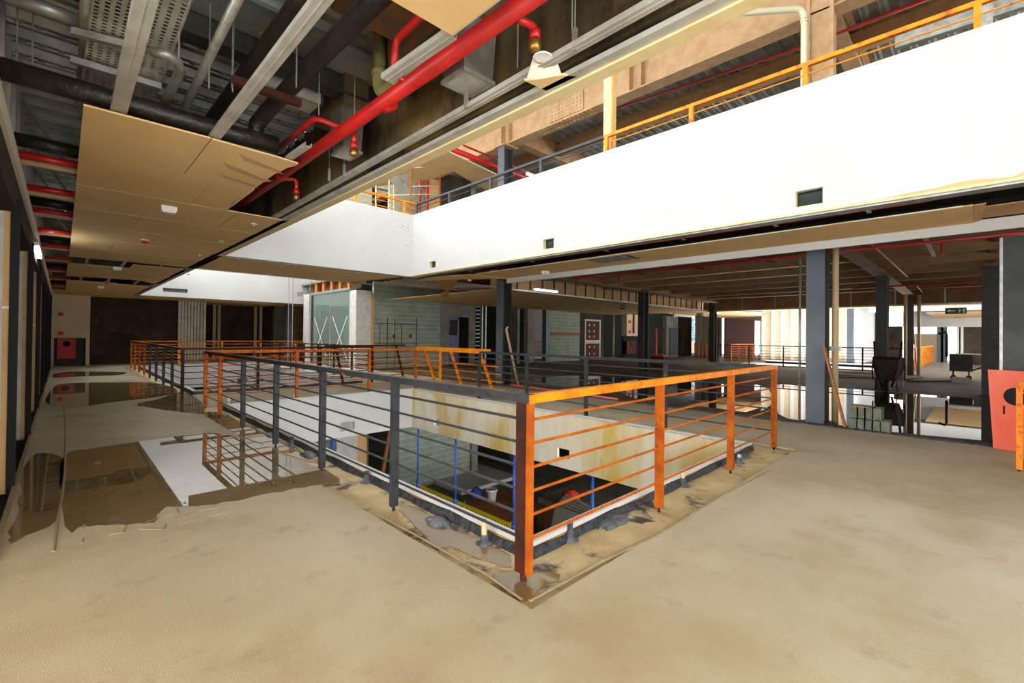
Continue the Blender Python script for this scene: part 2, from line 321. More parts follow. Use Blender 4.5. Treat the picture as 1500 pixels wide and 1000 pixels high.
# upper spandrels: near side (dark inside, white outside)
zt = 4.52
c = snode('wall_near_spandrel', 'spandrel along the gallery edge with stained dark concrete inner face')
build('concrete_core', MB().box(2.03, 2.16, -3.8, 10.2, ZC + .05, ZD + .06), 'darkconc', c); build('outer_render', MB().box(2.16, 2.21, -3.8, 10.2, ZC, zt), 'white', c); build('bottom_board', MB().box(2.12, 2.212, -3.8, 10.2, ZC - .012, ZC + .004), 'cream', c)
hol = [(1.28, 1.57, 3.035, 3.235), (5.45, 5.72, 3.045, 3.235), (9.185, 9.45, 3.06, 3.225)]
c = snode('wall_right', 'long white rendered spandrel of the upper gallery across the void')
build('render', wall_with_holes_x(6.42, 6.56, -3.8, 10.34, ZC + .045, zt, hol), 'white', c)
build('bottom_trim', MB().box(6.40, 6.58, -3.8, 10.34, ZC + .02, ZC + .046), 'cream', c); build('bottom_profile', MB().box(6.425, 6.6, -3.8, 10.34, ZC - .005, ZC + .02), 'galv', c)
for h in hol:
    build('opening_liner', MB().box(6.425, 6.56, h[1] - .012, h[1], h[2], h[3]).box(6.425, 6.56, h[0], h[1], h[2], h[2] + .01), 'cream', c)
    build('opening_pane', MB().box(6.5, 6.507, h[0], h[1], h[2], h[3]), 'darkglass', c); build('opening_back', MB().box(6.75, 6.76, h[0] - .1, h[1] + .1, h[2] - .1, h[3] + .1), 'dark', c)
# yellow flaked edge where the render has come off near the camera
fl = []; y = -.9
ys = [-.9 + k * .11 for k in range(17)]
mbf = MB()
hs = [.09, .11, .12, .12, .1, .06, .02, .03, .05, .055, .045, .03, .03, .025, .018, .012, .006]
for i in range(16): mbf.hull([(6.417, ys[i], ZC + .045), (6.417, ys[i + 1], ZC + .045), (6.43, ys[i + 1], ZC + .045), (6.43, ys[i], ZC + .045)], [(6.417, ys[i], ZC + .045 + hs[i]), (6.417, ys[i + 1], ZC + .045 + hs[i + 1]), (6.43, ys[i + 1], ZC + .045 + hs[i + 1]), (6.43, ys[i], ZC + .045 + hs[i])])
build('flaked_render', mbf, 'tan', c)
c = snode('wall_back_spandrel', 'white spandrel on the bridge edge facing the camera')
build('render', MB().box(2.21, 6.42, 10.2, 10.34, ZC, zt), 'white', c)
pk = MB()
for k in range(34):
    a = R.random(); x = 6.36 - abs(R.gauss(0, .45)); z = 4.42 - abs(R.gauss(0, .35)); r_ = R.uniform(.004, .012)
    if x > 4.6 and z > 3.1: pk.cyl((x, 10.197, z), (x, 10.203, z), r_, 6)
build('render_pits', pk, 'blackpaint', c)
struct('wall_bridge_far_spandrel', MB().box(2.21, 6.42, 12.73, 12.87, ZC, zt), 'white')
struct('wall_near_spandrel.001', MB().box(2.03, 2.21, 12.73, 23.85, ZC, zt), 'white'); struct('wall_near_spandrel.002', MB().box(2.03, 2.21, 10.2, 12.87, ZC, zt), 'white')
c = snode('wall_far', 'white spandrel at the far end of the second void')
build('render', wall_with_holes_y(23.7, 23.85, 2.0, 11, ZC, 7.9, [(2.95, 3.8, 3.12, 3.28), (8.3, 8.6, 3.3, 3.5)]), 'white', c); build('vent_back', MB().box(2.9, 3.85, 23.95, 23.97, 3.1, 3.3), 'blackpaint', c)
v = MB()
for k in range(4): v.box(2.96, 3.79, 23.78, 23.8, 3.135 + k * .04, 3.15 + k * .04)
build('vent_blades', v, 'galv', c)
# soffits under the bridge and the right edge handled with boards; far end corridor walls
struct('wall_end', MB().box(.9, 5.0, 26.9, 27.1, 0, 3.83).box(5.0, 14, 29, 29.2, 0, 3.83).box(-1.3, 1.2, 27.15, 27.25, 0, 3.83), 'darkwall', 'dark stained wall of a dead-end shop at the far end')
struct('wall_end_side', MB().box(8.2, 8.3, 27.2, 29, 0, 3.83).box(4.95, 5.05, 26.9, 29.2, 0, 3.83), 'darkwall')
struct('floor.003', MB().box(-.3, 11, 27.2, 29.2, -.14, -.002), 'hallfloor')
# corner pier with fire cabinet niche at the far left
bx = -.36; bX = PY(131, 530, 26.2).x
c = snode('wall_pier', 'cream pier at the end of the gallery with a fire cabinet niche')
zn = PY(105, 495, 26.2).z
build('upper_panel', MB().box(bx, bX, 26.2, 26.9, zn, ZC + .5), 'panelbeige', c); build('jamb', MB().box(bx, bx + .12, 26.2, 26.9, 0, zn), 'panelbeige', c); build('jamb', MB().box(bX - .12, bX, 26.2, 26.9, 0, zn), 'panelbeige', c)
build('niche_back', MB().box(bx, bX, 26.6, 26.62, 0, zn), 'blackpaint', c)
# roof over the upper gallery
RL = (3.0, 5.6); RL2 = (2.3, 8.0)  # rooflight slots out of view, widths set to shape light on the voids
struct('ceiling.004', grid([-1.2, RL2[0], RL[0], RL[1], RL2[1], 28.3, 30.7, 46], [-3.8, 4.0, 10.2, 12.9, 23.7, 29], [(RL[0], RL[1], 4.0, 10.2), (RL2[0], RL2[1], 12.9, 23.7), (28.3, 30.7, -3, 10.2)], 7.95, 8.1), 'white', 'roof slab with long rooflight slots sized for the light on the voids')
struct('ceiling.005', deck(6.3, 24, -4, 10, 7.93), 'deck', 'ribbed steel roof deck over the upper gallery')

struct('wall_added_upper_front', MB().box(-1.2, 12, -4.0, -3.8, ZU, 8.1), 'white', 'white wall added out of view to cut light into the upper gallery')  # unseen wall added to close off light entering the upper storey

struct('wall_added_hall_side', MB().box(9.6, 25.2, -5.9, -5.8, -.02, ZD), 'dark', 'dark wall added out of view to keep daylight out of the hall')  # unseen dark wall added to block daylight from the hall
struct('wall_added_front', MB().box(3.4, 9.0, -4.0, -3.8, 0, ZU), 'white', 'white wall added behind the viewer to cut and bounce light')  # unseen white wall added to cut light on the right spandrel and floor
# added shell out of view beside the viewer, opened to let in fill daylight
struct('floor.004', MB().box(-4.6, -.29, -3.8, 4.2, -.14, 0), 'screed', 'screed floor of the added unseen shell that lets in fill daylight'); struct('ceiling.015', MB().box(-4.6, -.36, -3.8, 4.2, ZC, ZC + .1), 'board'); struct('wall_added_shell', MB().box(-4.6, -.68, 4.2, 4.3, -.14, ZD), 'conc')
# ================================================================== left shopfront wall
c = snode('wall_left', 'row of unfinished shopfronts along the gallery')
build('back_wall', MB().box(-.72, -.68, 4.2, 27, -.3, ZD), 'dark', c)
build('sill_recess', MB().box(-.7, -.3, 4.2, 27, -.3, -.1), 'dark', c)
build('floor_edge', MB().box(-.305, -.275, 4.2, 27, -.1, .02), 'wetmud', c)
build('header', MB().box(-.45, -.31, 3.0, 26.2, 2.5, 2.82), 'dark', c)
build('header_trim', MB().box(-.325, -.285, 3.0, 26.2, 2.78, 2.93), 'gypsum', c)
build('bulkhead', MB().box(-.42, -.36, -3.8, 26.2, 2.9, ZD), 'tan', c)
for k in range(40): y = 4.3 + k * .56; build('bulkhead_stud', MB().box(-.36, -.32, y, y + .05, 2.93, ZD), 'galvw', c)
for i, y in enumerate([6.1, 9.0, 12.0, 15.0, 18.0, 21.0, 24.0]):
    build('steel_post', MB().box(-.345, -.29, y, y + .1, -.06, 2.62), 'blackvoid', c)
    build('return_board', MB().box(-.386, -.345, y + .03, y + .06, -.05, 2.55), 'tan', c)
    build('stud', MB().box(-.43, -.386, y + .04, y + .09, -.05, 2.55), 'concw', c)
    build('panel_edge', MB().box(-.68, -.43, y + .08, y + .1, -.05, 2.55), 'dark', c)
    build('spacer', MB().box(-.39, -.34, y + .015, y + .03, 1.62 - .05 * i, 1.64 - .05 * i), 'orangepaint' if i == 1 else 'whiteplastic', c)
a = PX(52, 355, -.33); 
t = thing('tube_light', 'lit white batten light fixed to the shopfront header', 'light', (-.3, 10.1, 2.6))
build('housing', MB().box(-.34, -.27, 9.6, 10.7, 2.66, 2.72), 'whiteplastic', t); build('tube', MB().box(-.35, -.255, 9.62, 10.68, 2.60, 2.66), 'lamp', t)

# ================================================================== ceiling boards of the gallery
ce = snode('ceiling', 'tan plasterboard ceiling of the gallery with missing boards')
T = .0125
def board(poly, m='board'): return build('plasterboard', MB().prism(poly, ZC, ZC + T), m, ce)
XL, XR = .08, 2.12
g = .004
def P2(a, b): v = PZ(a, b, ZC); return (v.x, v.y)
# row 1 with the torn front edge
yA, yB = 4.16, 5.27
xj = P2(310, 203)[0]
board([(XL, yA), (xj - g, yA - .01), (xj - g, yB), (XL, yB)])
tear = [P2(437, 240), P2(432, 243), P2(420, 246), P2(410, 252), P2(402, 255)]
board([(xj + g, yA), (P2(400, 231)[0], yA + .015)] + tear + [(1.4, yB), (xj + g, yB)])
xe = 1.40
board([(XL, yB + g), (1.05, yB + g), (1.05, 6.42), (XL, 6.42)])
board([(1.05 + g, yB + g), (xe, yB + g), (xe + .01, 5.6), (xe - .02, 6.0), (xe, 6.42), (1.05 + g, 6.42)])
rows = [(6.44, 7.6, 1.55), (7.62, 8.8, .7), (8.82, 10.0, 1.3), (10.02, 11.2, .6), (11.22, 12.73, 1.5)]
for y0, y1, xs_ in rows:
    board([(XL, y0), (xs_ - g, y0), (xs_ - g, y1 - g), (XL, y1 - g)])
    board([(xs_ + g, y0), (XR, y0), (XR, y1 - g), (xs_ + g, y1 - g)])
xgap = 1.86
board([(XL - .02, 14.0), (1.1, 14.0), (1.1, 15.4), (XL - .02, 15.4)]); board([(1.1 + g, 13.2), (XR, 13.2), (XR, 15.3), (1.1 + g, 15.4)])
board([(XL - .02, 15.4 + g), (1.6, 15.4 + g), (1.55, 17.0), (XL - .02, 17.2)]); board([(1.6 + g, 15.4), (XR, 15.4), (XR, 18.0), (1.56, 17.0)])
board([(XL - .02, 18.6), (1.2, 18.6), (1.2, 21.), (XL - .02, 21.)]); board([(1.2 + g, 18.9), (XR, 18.9), (XR, 21), (1.2 + g, 21.)])
board([(XL - .02, 21.01), (XR, 21.01), (XR, 26.2), (XL - .02, 26.2)])
# soffit of the bridge
bs = [2.12, 3.5, 5.0, 6.0]
for a, b in zip(bs, bs[1:]): board([(a + g, 10.36), (b - g, 10.36), (b - g, 12.7), (a + g, 12.7)])
board([(6.0 + g, 10.36), (6.25, 10.36), (6.12, 11.3), (5.9, 12.7), (6.0 + g, 12.7)])
# paper peeled off the torn boards
for poly in ([(1.02, 4.3), (1.4, 4.5), (1.46, 4.58), (1.1, 4.46)], [(.98, 4.62), (1.36, 4.83), (1.45, 4.86), (1.4, 4.95), (1.05, 4.78)], [(1.0, 4.98), (1.35, 5.1), (1.42, 5.2), (1.1, 5.1)]):
    build('peeled_paper', MB().prism(poly, ZC - .002, ZC), 'boardtorn', ce)
build('cracked_edge', MB().bar((xe + .005, 5.3, ZC + .006), (xe + .005, 6.42, ZC + .006), .012, .016), 'gypsum', ce)
# L profiles along void edges
build('edge_profile', MB().box(2.05, 2.12, -2.6, 10.3, ZC + .0, ZC + .03), 'galvw', ce)
build('edge_profile', MB().box(2.2, 6.4, 10.345, 10.365, ZC - .01, ZC + .02), 'galv', ce); build('edge_profile', MB().box(2.2, 6.6, 12.7, 12.725, ZC - .012, ZC + .02), 'galv', ce)
# near board above the camera
tip = P2(662, 52); a = P2(572, 0)
board([tip, (tip[0], .3), (-.2, .3), (-.2, tip[1])])
build('board_edge', MB().bar((tip[0] + .004, tip[1], ZC + .01), (tip[0] + .004, .3, ZC + .01), .008, .02), 'galvw', ce)

def channel(name, p, q, wd=.06, m='galvw', parent=None, label=None, group='ceiling channels'):
    """omega ceiling channel, open side up"""
    p = Vector(p); q = Vector(q); d = (q - p).normalized(); s = d.cross(Vector((0, 0, 1))).normalized(); z = Vector((0, 0, 1)); mb = MB()
    mb.bar(p, q, wd, .004); 
    for k in (-1, 1): mb.bar(p + s * k * wd / 2 + z * .014, q + s * k * wd / 2 + z * .014, .004, .028)
    mb.bar(p + z * -.003, q + z * -.003, .008, .003)
    return single(name, mb, m, label, 'channel', group)
channel('ceiling_channel', PZ(224, -40, 2.95), PZ(172, 172, 2.95), .085, label='pale metal ceiling channel between the two perforated cable trays')
channel('ceiling_channel', PZ(505, -40, 2.95), PZ(312, 206, 2.95), .07, label='pale metal ceiling channel beside the thick black pipe')
channel('ceiling_channel', PZ(661, 53, 2.95), PZ(566, 118, 2.95), .07, label='short pale metal ceiling channel hanging from the loose board corner')
channel('ceiling_channel', PZ(1035, -35, 2.95), PZ(398, 322, 2.95), .06, label='long pale metal ceiling channel below the stained concrete beam')
channel('ceiling_channel', PZ(452, 214, 2.95), PZ(421, 235, 2.95), .05, label='short broken metal channel on the torn board edge')
for y in (13.0, 17.6):
    for x in (.35, .95, 1.6): channel('ceiling_channel', (x, y - .6, ZC + .03), (x + .02, y + 1.4, ZC + .03), .05, label='ceiling channel bared by a gap in the boards', group='channels in the ceiling gaps')

# small devices under the boards
def device(px, kind, label, grp):
    p = PZ(px[0], px[1], ZC)
    if kind == 'red':
        t = thing('fire_alarm', label, 'alarm', (p.x, p.y, ZC), grp); build('base', MB().cyl((p.x, p.y, ZC), (p.x, p.y, ZC - .02), .055, 14), 'whiteplastic', t, sm=True); build('sounder', MB().lathe((p.x, p.y, ZC - .06), [(.02, 0), (.045, .015), (.05, .04)]), 'reddoor', t, sm=True)
    elif kind == 'box':
        t = thing('emergency_light', label, 'light', (p.x, p.y, ZC), grp); build('housing', MB().box(p.x - .075, p.x + .075, p.y - .06, p.y + .06, ZC - .055, ZC), 'whiteplastic', t); build('cover', MB().box(p.x - .065, p.x + .065, p.y - .05, p.y + .05, ZC - .075, ZC - .055), 'whiteplastic', t)
    else:
        t = thing('sprinkler_rosette', label, 'sprinkler', (p.x, p.y, ZC), grp); build('rosette', MB().cyl((p.x, p.y, ZC), (p.x, p.y, ZC - .008), .04, 14), 'whiteplastic', t, sm=True); build('head', MB().cyl((p.x, p.y, ZC - .008), (p.x, p.y, ZC - .035), .012, 8), 'galv', t)
device((247, 303), 'box', 'white box emergency light on the torn tan ceiling', 'gallery ceiling devices')
device((212, 351), 'red', 'red fire sounder on the tan ceiling nearest the torn boards', 'gallery ceiling devices')
device((172, 391), 'box', 'small white box light beyond the first ceiling gap', 'gallery ceiling devices')
device((157, 412), 'red', 'red fire sounder at the second ceiling gap', 'gallery ceiling devices'); device((141, 431), 'red', 'red fire sounder near the far end of the ceiling', 'gallery ceiling devices')
device((148, 419), 'box', 'small white device just past the second ceiling gap', 'gallery ceiling devices')
for px in ((324, 353), (292, 373), (372, 328), (276, 401), (422, 387), (526, 399)): device(px, 'spr', 'white sprinkler rosette flush with the tan boards', 'sprinkler rosettes')
# ================================================================== services in the open plenum
def pipe(name, pts, r, m, label, cat='pipe', group=None, n=12, collars=()):
    t = thing(name, label, cat, tuple(pts[0]), group) if collars else None
    if not t: return single(name, MB().tube(pts, r, n), m, label, cat, group, True)
    build('run', MB().tube(pts, r, n), m, t, sm=True)
    for cpos, cd_, cr, cm in collars:
        d = Vector(cd_).normalized(); build('collar', MB().cyl(Vector(cpos) - d * .03, Vector(cpos) + d * .03, cr, n), cm, t, sm=True)
    return t
def arc(p, a, b, r, n=5):
    """rounded corner at p between directions to a and b"""
    p = Vector(p); u = (Vector(a) - p).normalized() * r; v = (Vector(b) - p).normalized() * r
    return [((1 - s) ** 2) * (p + u) + 2 * s * (1 - s) * p + s * s * (p + v) for s in [i / n for i in range(n + 1)]]
# red sprinkler main
p0 = PZ(830, -40, 3.08); p1 = PZ(346, 303, 3.08); d = (p1 - p0).normalized()
pts = [p0, p1]
t = thing('sprinkler_main', 'thick red sprinkler main running under the stained concrete beam', 'pipe', tuple(p0))
build('run', MB().tube(pts, .05, 16), 'red', t, sm=True)
for u, v in ((568, 152), (412, 257)):
    q = PZ(u, v, 3.08); build('coupling', MB().cyl(q - d * .05, q + d * .05, .057, 16), 'red', t, sm=True)
for (u, v, u2, v2, zb, lab) in ((800, 14, 797, 68, 3.08, 0), (0, 0, 0, 0, 0, 0)):
    pass
def drop(px, x_to, zlow, head=True):
    """short side arm and drop with a brass head"""
    q = PZ(px[0], px[1], 3.08); e = Vector((x_to, q.y, 3.11)); low = Vector((x_to, q.y, zlow))
    a = build('branch', MB().tube([q, *arc(e, q, low, .05), low], .021, 10), 'red', t, sm=True)
    build('socket', MB().cyl(low + Vector((0, 0, .03)), low - Vector((0, 0, .02)), .03, 10), 'red', a, sm=True)
    build('brass_head', MB().lathe((low.x, low.y, zlow - .09), [(.016, 0), (.034, .015), (.034, .05), (.02, .075)]), 'brass', a, sm=True)
q = PZ(541, 196, 3.0); drop((512, 194), q.x, 2.98); q = PZ(437, 278, 2.98); drop((415, 262), q.x, 2.97)
q = PZ(797, 60, 3.0); drop((757, 28), q.x, 3.06)
# side branches upward/left
def branch(pts, r=.022): build('branch', MB().tube(pts, r, 10), 'red', t, sm=True)
branch([PZ(607, 124, 3.08), PZ(585, 113, 3.1)]); branch([PZ(418, 255, 3.08), PZ(404, 247, 3.1)]); branch([PZ(362, 298, 3.08), PZ(348, 293, 3.09)])
a0 = PZ(612, 28, 3.3); a1 = PZ(580, 58, 3.3)
branch([PZ(650, -10, 3.35), a0, *arc(a1, a0, PZ(577, 100, 3.12), .06), PZ(577, 100, 3.12)], .024)
b0 = PZ(512, 192, 3.1); b1 = PZ(462, 172, 3.2); b2 = PZ(405, 220, 3.15)
branch([b0, *arc(b1, b0, b2, .07), b2], .022)
# black insulated pipes
pipe('insulated_pipe', [PZ(590, -40, 3.3), PZ(545, 5, 3.3), PZ(418, 135, 3.3), PZ(392, 162, 3.28), PZ(376, 182, 3.22), PZ(374, 202, 3.1), PZ(384, 212, 3.06)], .062, 'black', 'thick black insulated pipe bending down beside the torn board', n=16)
pipe('insulated_pipe', [PZ(482, -40, 3.38), PZ(440, 4, 3.38), PZ(300, 190, 3.38), PZ(285, 212, 3.38)], .06, 'black', 'thick black insulated pipe half hidden behind a metal channel', n=16)
pl = PZ(6, 130, 3.0); 
pipe('insulated_pipe', [(-.34, 4.28, 3.06), (.3, 4.26, 3.05), (1.0, 4.24, 3.04), (1.3, 4.24, 3.05)], .07, 'black', 'black insulated pipe lying across the front of the tan boards', n=16)
# conduits
pipe('conduit', [PZ(362, -30, 3.3), PZ(262, 176, 3.3), PZ(250, 200, 3.3)], .028, 'galv', 'straight grey steel conduit hung below the deck', group='conduits')
pipe('conduit', [PZ(222, 76, 3.2), PZ(245, 80, 3.2), PZ(260, 90, 3.2), PZ(264, 104, 3.2), PZ(252, 130, 3.2), PZ(232, 168, 3.2)], .03, 'galv', 'grey steel conduit with a wide bend beside the cable tray', group='conduits')
pipe('conduit', [PZ(10, -5, 3.45), PZ(70, 14, 3.45), PZ(116, 32, 3.45)], .045, 'galv', 'large grey conduit crossing to the shopfront wall')
pipe('conduit', [PZ(128, -10, 3.4), PZ(126, 60, 3.4), PZ(118, 150, 3.4)], .035, 'galv', 'vertical looking grey conduit left of the cable tray')
# perforated trays
def tray(pa, pb, wd, label):
    a = Vector(pa); b = Vector(pb); d = (b - a).normalized(); s = Vector((0, 0, 1)).cross(d).normalized(); L = (b - a).length; mb = MB(); nc = 4; cw = wd / nc; cl = .042; hh = .011
    nr = int(L / cl)
    for i in range(nr):
        for j in range(nc):
            o = a + d * (i * cl) + s * (-wd / 2 + j * cw + 0); off = (cl * .5 if j % 2 else 0)
            def P_(u, v): return o + s * u + d * v
            u1, u2 = cw / 2 - hh, cw / 2 + hh; v1, v2 = cl / 2 - hh, cl / 2 + hh
            vs_ = [P_(x, y) for y in (0, v1, v2, cl) for x in (0, u1, u2, cw)]
            mb.add(vs_, [(r * 4 + q, r * 4 + q + 1, r * 4 + q + 5, r * 4 + q + 4) for r in range(3) for q in range(3) if not (r == 1 and q == 1)])
    t = thing('cable_tray', label, 'cable tray', tuple(a), 'perforated cable trays'); build('perforated_base', mb, 'galvw', t)
    for k in (-1, 1): build('side_flange', MB().bar(a + s * k * wd / 2 + Vector((0, 0, .03)), a + s * k * wd / 2 + d * L + Vector((0, 0, .03)), .003, .06), 'galvw', t)
    return t
tray(PZ(173, -30, 3.3), PZ(137, 160, 3.3), .18, 'perforated cable tray nearest the shopfront wall')
tray(PZ(253, -30, 3.3), PZ(196, 166, 3.3), .21, 'perforated cable tray on the void side of the channel')
def strut(p, q, label): return single('strut_channel', MB().bar(p, q, .041, .006).bar(Vector(p) + Vector((0, .018, .02)), Vector(q) + Vector((0, .018, .02)), .004, .04).bar(Vector(p) + Vector((0, -.018, .02)), Vector(q) + Vector((0, -.018, .02)), .004, .04), 'galv', label, 'channel', 'tray support struts')
st = PZ(103, 91, 3.24); sq = PZ(236, 131, 3.24); strut(st, sq, 'steel strut carrying both perforated trays near the board edge')
strut(PZ(104, 50, 3.24), PZ(190, 72, 3.24), 'steel strut under the trays further back in the open ceiling')
single('cross_bracket', MB().bar(PZ(340, 116, 3.16), PZ(440, 152, 3.16), .05, .05), 'railrust', 'dark brown steel bracket carrying the thick black pipe', 'bracket')
# threaded hanger rods
k = 0
for (u, v, u2, v2) in ((47, 14, 24, 105), (66, 18, 47, 108), (268, 0, 262, 88), (341, 28, 340, 130), (305, 0, 306, 130), (434, 60, 434, 128), (514, 105, 519, 185), (477, 90, 467, 168), (755, 28, 758, 100), (838, 0, 838, 48), (340, 118, 341, 135)):
    low = PZ(u2, v2, 3.1); top = Vector((low.x, low.y, ZD))
    single('hanger_rod', MB().cyl(low, top, .005, 6), 'galv', 'thin threaded hanger rod dropping from the steel deck', 'rod', 'hanger rods')
for (u, v) in ((842, 58), (683, 145), (482, 256), (504, 250)):
    p = PZ(u, v, 3.0); t = thing('channel_hanger', 'small clip hanger holding the long ceiling channel', 'hanger', tuple(p), 'channel clips'); build('clip', MB().box(p.x - .01, p.x + .01, p.y - .012, p.y + .012, p.z - .06, p.z + .06), 'galv', t); build('rod', MB().cyl(p + Vector((0, 0, .05)), Vector((p.x, p.y, ZD)), .004, 6), 'galv', t)
# olive waste pipes
o1 = PZ(553, 80, 3.55); o2 = PZ(556, 140, 3.25); o3 = PZ(645, 84, 3.25)
pipe('waste_pipe', [Vector((o2.x, o2.y, ZD)), *arc(o2, Vector((o2.x, o2.y, ZD)), o3, .12), o3], .055, 'olive', 'olive plastic waste pipe dropping from the deck beside the red main', collars=((Vector((o2.x, o2.y, 3.42)), (0, 0, 1), .064, 'olive'), (PZ(584, 122, 3.25), o3 - o2, .064, 'olive'), (PZ(632, 92, 3.25), o3 - o2, .064, 'olive')), n=16)
o2 = PZ(392, 78, 3.56); o3 = PZ(470, -20, 3.56)
pipe('waste_pipe', [Vector((o2.x, o2.y, ZD)), *arc(o2, Vector((o2.x, o2.y, ZD)), o3, .12), o3], .055, 'olive', 'olive plastic waste pipe at the head of the black pipes', collars=((Vector((o2.x, o2.y, 3.7)), (0, 0, 1), .064, 'olive'),), n=16)
pipe('waste_pipe', [PZ(530, -10, 3.6), PZ(560, 6, 3.6), PZ(582, 18, 3.6)], .07, 'palepvc', 'pale plastic pipe running above the loose board corner', n=16)
# downstand beam across the plenum and ducts
ybm = PZ(380, 95, 3.5).y
struct('trim_6', MB().ibeam((-.9, ybm, ZD), (2.03, ybm, ZD), .26, .16), 'blackpaint', 'dark steel beam under the deck')
struct('trim_7', MB().box(-.9, 2.03, ybm - .42, ybm - .02, ZD - .07, ZD - .045), 'deck', 'folded galvanised flashing under the deck')
def duct(px, L, label, y_dir=1):
    """rectangular duct with a slanted mouth whose open end looks down"""
    c = PZ(px[0], px[1], 3.02); w_ = .3; t = thing('air_duct', label, 'duct', tuple(c), 'galvanised ducts'); z0 = 3.05; z1 = 3.42
    x1 = min(c.x + w_ / 2, 1.96); x0 = max(c.x - w_ / 2, 1.73); y0 = c.y; y1 = c.y + .22
    build('neck', MB().hull([(x0, y0, z0), (x1, y0, z0), (x1, y1, z0), (x0, y1, z0)], [(x0 - .03, y0, z1), (x1 + .03, y0, z1), (x1 + .03, y1, z1), (x0 - .03, y1, z1)]), 'duct', t)
    build('mouth_lining', MB().box(x0 + .012, x1 - .012, y0 + .012, y1 - .012, z0 - .003, z0 + .001), 'galvw', t)
    build('mouth_rim', MB().box(x0 - .012, x1 + .012, y0 - .012, y0 + .006, z0 - .012, z0 + .012).box(x0 - .012, x1 + .012, y1 - .006, y1 + .012, z0 - .012, z0 + .012).box(x0 - .012, x0 + .006, y0, y1, z0 - .012, z0 + .012).box(x1 - .006, x1 + .012, y0, y1, z0 - .012, z0 + .012), 'galv', t)
    build('body', MB().box(x0 - .02, x1 + .04, y0 - .05, y0 + L, z1, ZD - .02), 'ductrust', t)
    return t
duct((700, 118), .9, 'galvanised duct with a slanted mouth above the white sprinkler disc'); duct((505, 222), .6, 'smaller galvanised duct mouth behind the red main')
dd = PZ(462, 158, 3.45)
t = thing('air_duct', 'shiny galvanised duct tucked under the deck beyond the black pipe', 'duct', tuple(dd), 'galvanised ducts'); build('body', MB().box(dd.x - .6, dd.x + .0, dd.y - .12, dd.y + .12, 3.44, 3.62), 'galvw', t); build('end_cap', MB().box(dd.x + .0, dd.x + .02, dd.y - .13, dd.y + .13, 3.43, 3.63), 'blackpaint', t)
bl = PZ(760, 50, 3.5); struct('trim_8', MB().box(1.2, 2.03, 2.15, 2.9, 3.5, ZD), 'ductrust', 'rough sprayed concrete drop under the deck')
# white sprinkler disc with the torn board fragment
p = PZ(795, 84, 2.955); t = thing('sprinkler_plate', 'round white sprinkler plate below a red drop', 'sprinkler', tuple(p)); build('disc', MB().lathe((p.x, p.y, 2.95), [(.035, .006), (.052, 0), (.054, .006), (.02, .03)], 20), 'whiteplastic', t, sm=True)
p = lambda u, v: PZ(u, v, ZC)
t = thing('board_fragment', 'torn fragment of tan plasterboard hanging under the white disc', 'plasterboard', tuple(p(800, 125)))
lo = [p(768, 118), p(800, 133), p(845, 112), p(822, 110), p(790, 116)]
build('face', MB().hull(lo, [v + Vector((0, 0, .012)) for v in lo]), 'board', t)
top = [p(790, 116), p(822, 110), p(812, 96) + Vector((.0, .0, .05)), p(796, 92) + Vector((0, 0, .05)), p(780, 100) + Vector((0, 0, .04)), p(772, 116)]
build('bared_gypsum', MB().hull([v + Vector((0, 0, .002)) for v in top], [v + Vector((0, 0, .014)) for v in top]), 'gypsum', t)
# strip along the shopfront: pipes crossing, red/black, studs
for i, y in enumerate((6.0, 7.3, 8.6, 10.2, 12.0, 14.0, 16.5, 19.0, 22.0)):
    single('crossing_pipe', MB().tube([(-.32, y, 3.0), (.14, y, 3.0)], .035, 10), 'red', ORD[i] + ' red pipe stub across the slot beside the shopfront header', 'pipe', 'red pipes in the shopfront slot', True)
    if i % 2 == 0: single('crossing_pipe', MB().tube([(-.32, y - .18, 3.08), (.14, y - .18, 3.07)], .06, 12), 'black', ORD[i // 2] + ' black insulated pipe across the slot beside the shopfront header', 'pipe', 'black pipes in the shopfront slot', True)
    single('slot_timber', MB().box(-.32, .1, y + .12, y + .17, 2.95, 3.0), 'planklight', ORD[i] + ' timber piece across the slot beside the shopfront header', 'timber', 'timbers in the shopfront slot')
    single('slot_brace', MB().cyl((-.3, y + .3, 3.6), (.12, y + .9, 3.05), .014, 6), 'galv', ORD[i] + ' diagonal brace rod in the slot beside the shopfront header', 'rod', 'brace rods in the shopfront slot')
# ================================================================== railings
BZ = [.93 - .14 * k for k in range(6)]
def railing(p, q, ys, label, cols, group=None, z=0., px=.055, py=.055, h=1.08, toprail=None, bz=BZ, foot=True, ends=(True, True)):
    """p->q straight run; ys post parameters in metres from p; cols colour key for each bay (posts take the colour of the bay before)"""
    p = Vector((p[0], p[1], z)); q = Vector((q[0], q[1], z)); d = (q - p).normalized(); L = (q - p).length; t = thing('railing', label, 'railing', tuple(p), group)
    pos = [p + d * s for s in ys]
    for i, a in enumerate(pos):
        c = cols[min(i, len(cols) - 1)] if isinstance(cols, (list, tuple)) else cols
        if (i == 0 and not ends[0]) or (i == len(pos) - 1 and not ends[1]): continue
        wx, wy = (px, py)
        po = build('post', MB().box(a.x - wx / 2, a.x + wx / 2, a.y - wy / 2, a.y + wy / 2, z + .022, z + h - .05), K[c], t)
        if foot: build('foot_rod', MB().cyl(a + Vector((0, 0, -.02)), a + Vector((0, 0, .03)), .012, 6), 'railrust', po)
    segs = toprail or [(0, L, cols if isinstance(cols, str) else cols[0])]
    for s0, s1, c in segs: build('top_rail', MB().bar(p + d * s0 + Vector((0, 0, h - .025)), p + d * s1 + Vector((0, 0, h - .025)), .06, .05), K[c], t)
    for i in range(len(pos) - 1):
        c = cols[min(i, len(cols) - 1)] if isinstance(cols, (list, tuple)) else cols
        for b in bz: build('bar', MB().cyl(pos[i] + Vector((0, 0, b)), pos[i + 1] + Vector((0, 0, b)), .0095, 8, caps=False), K[c], t, sm=True)
    return t
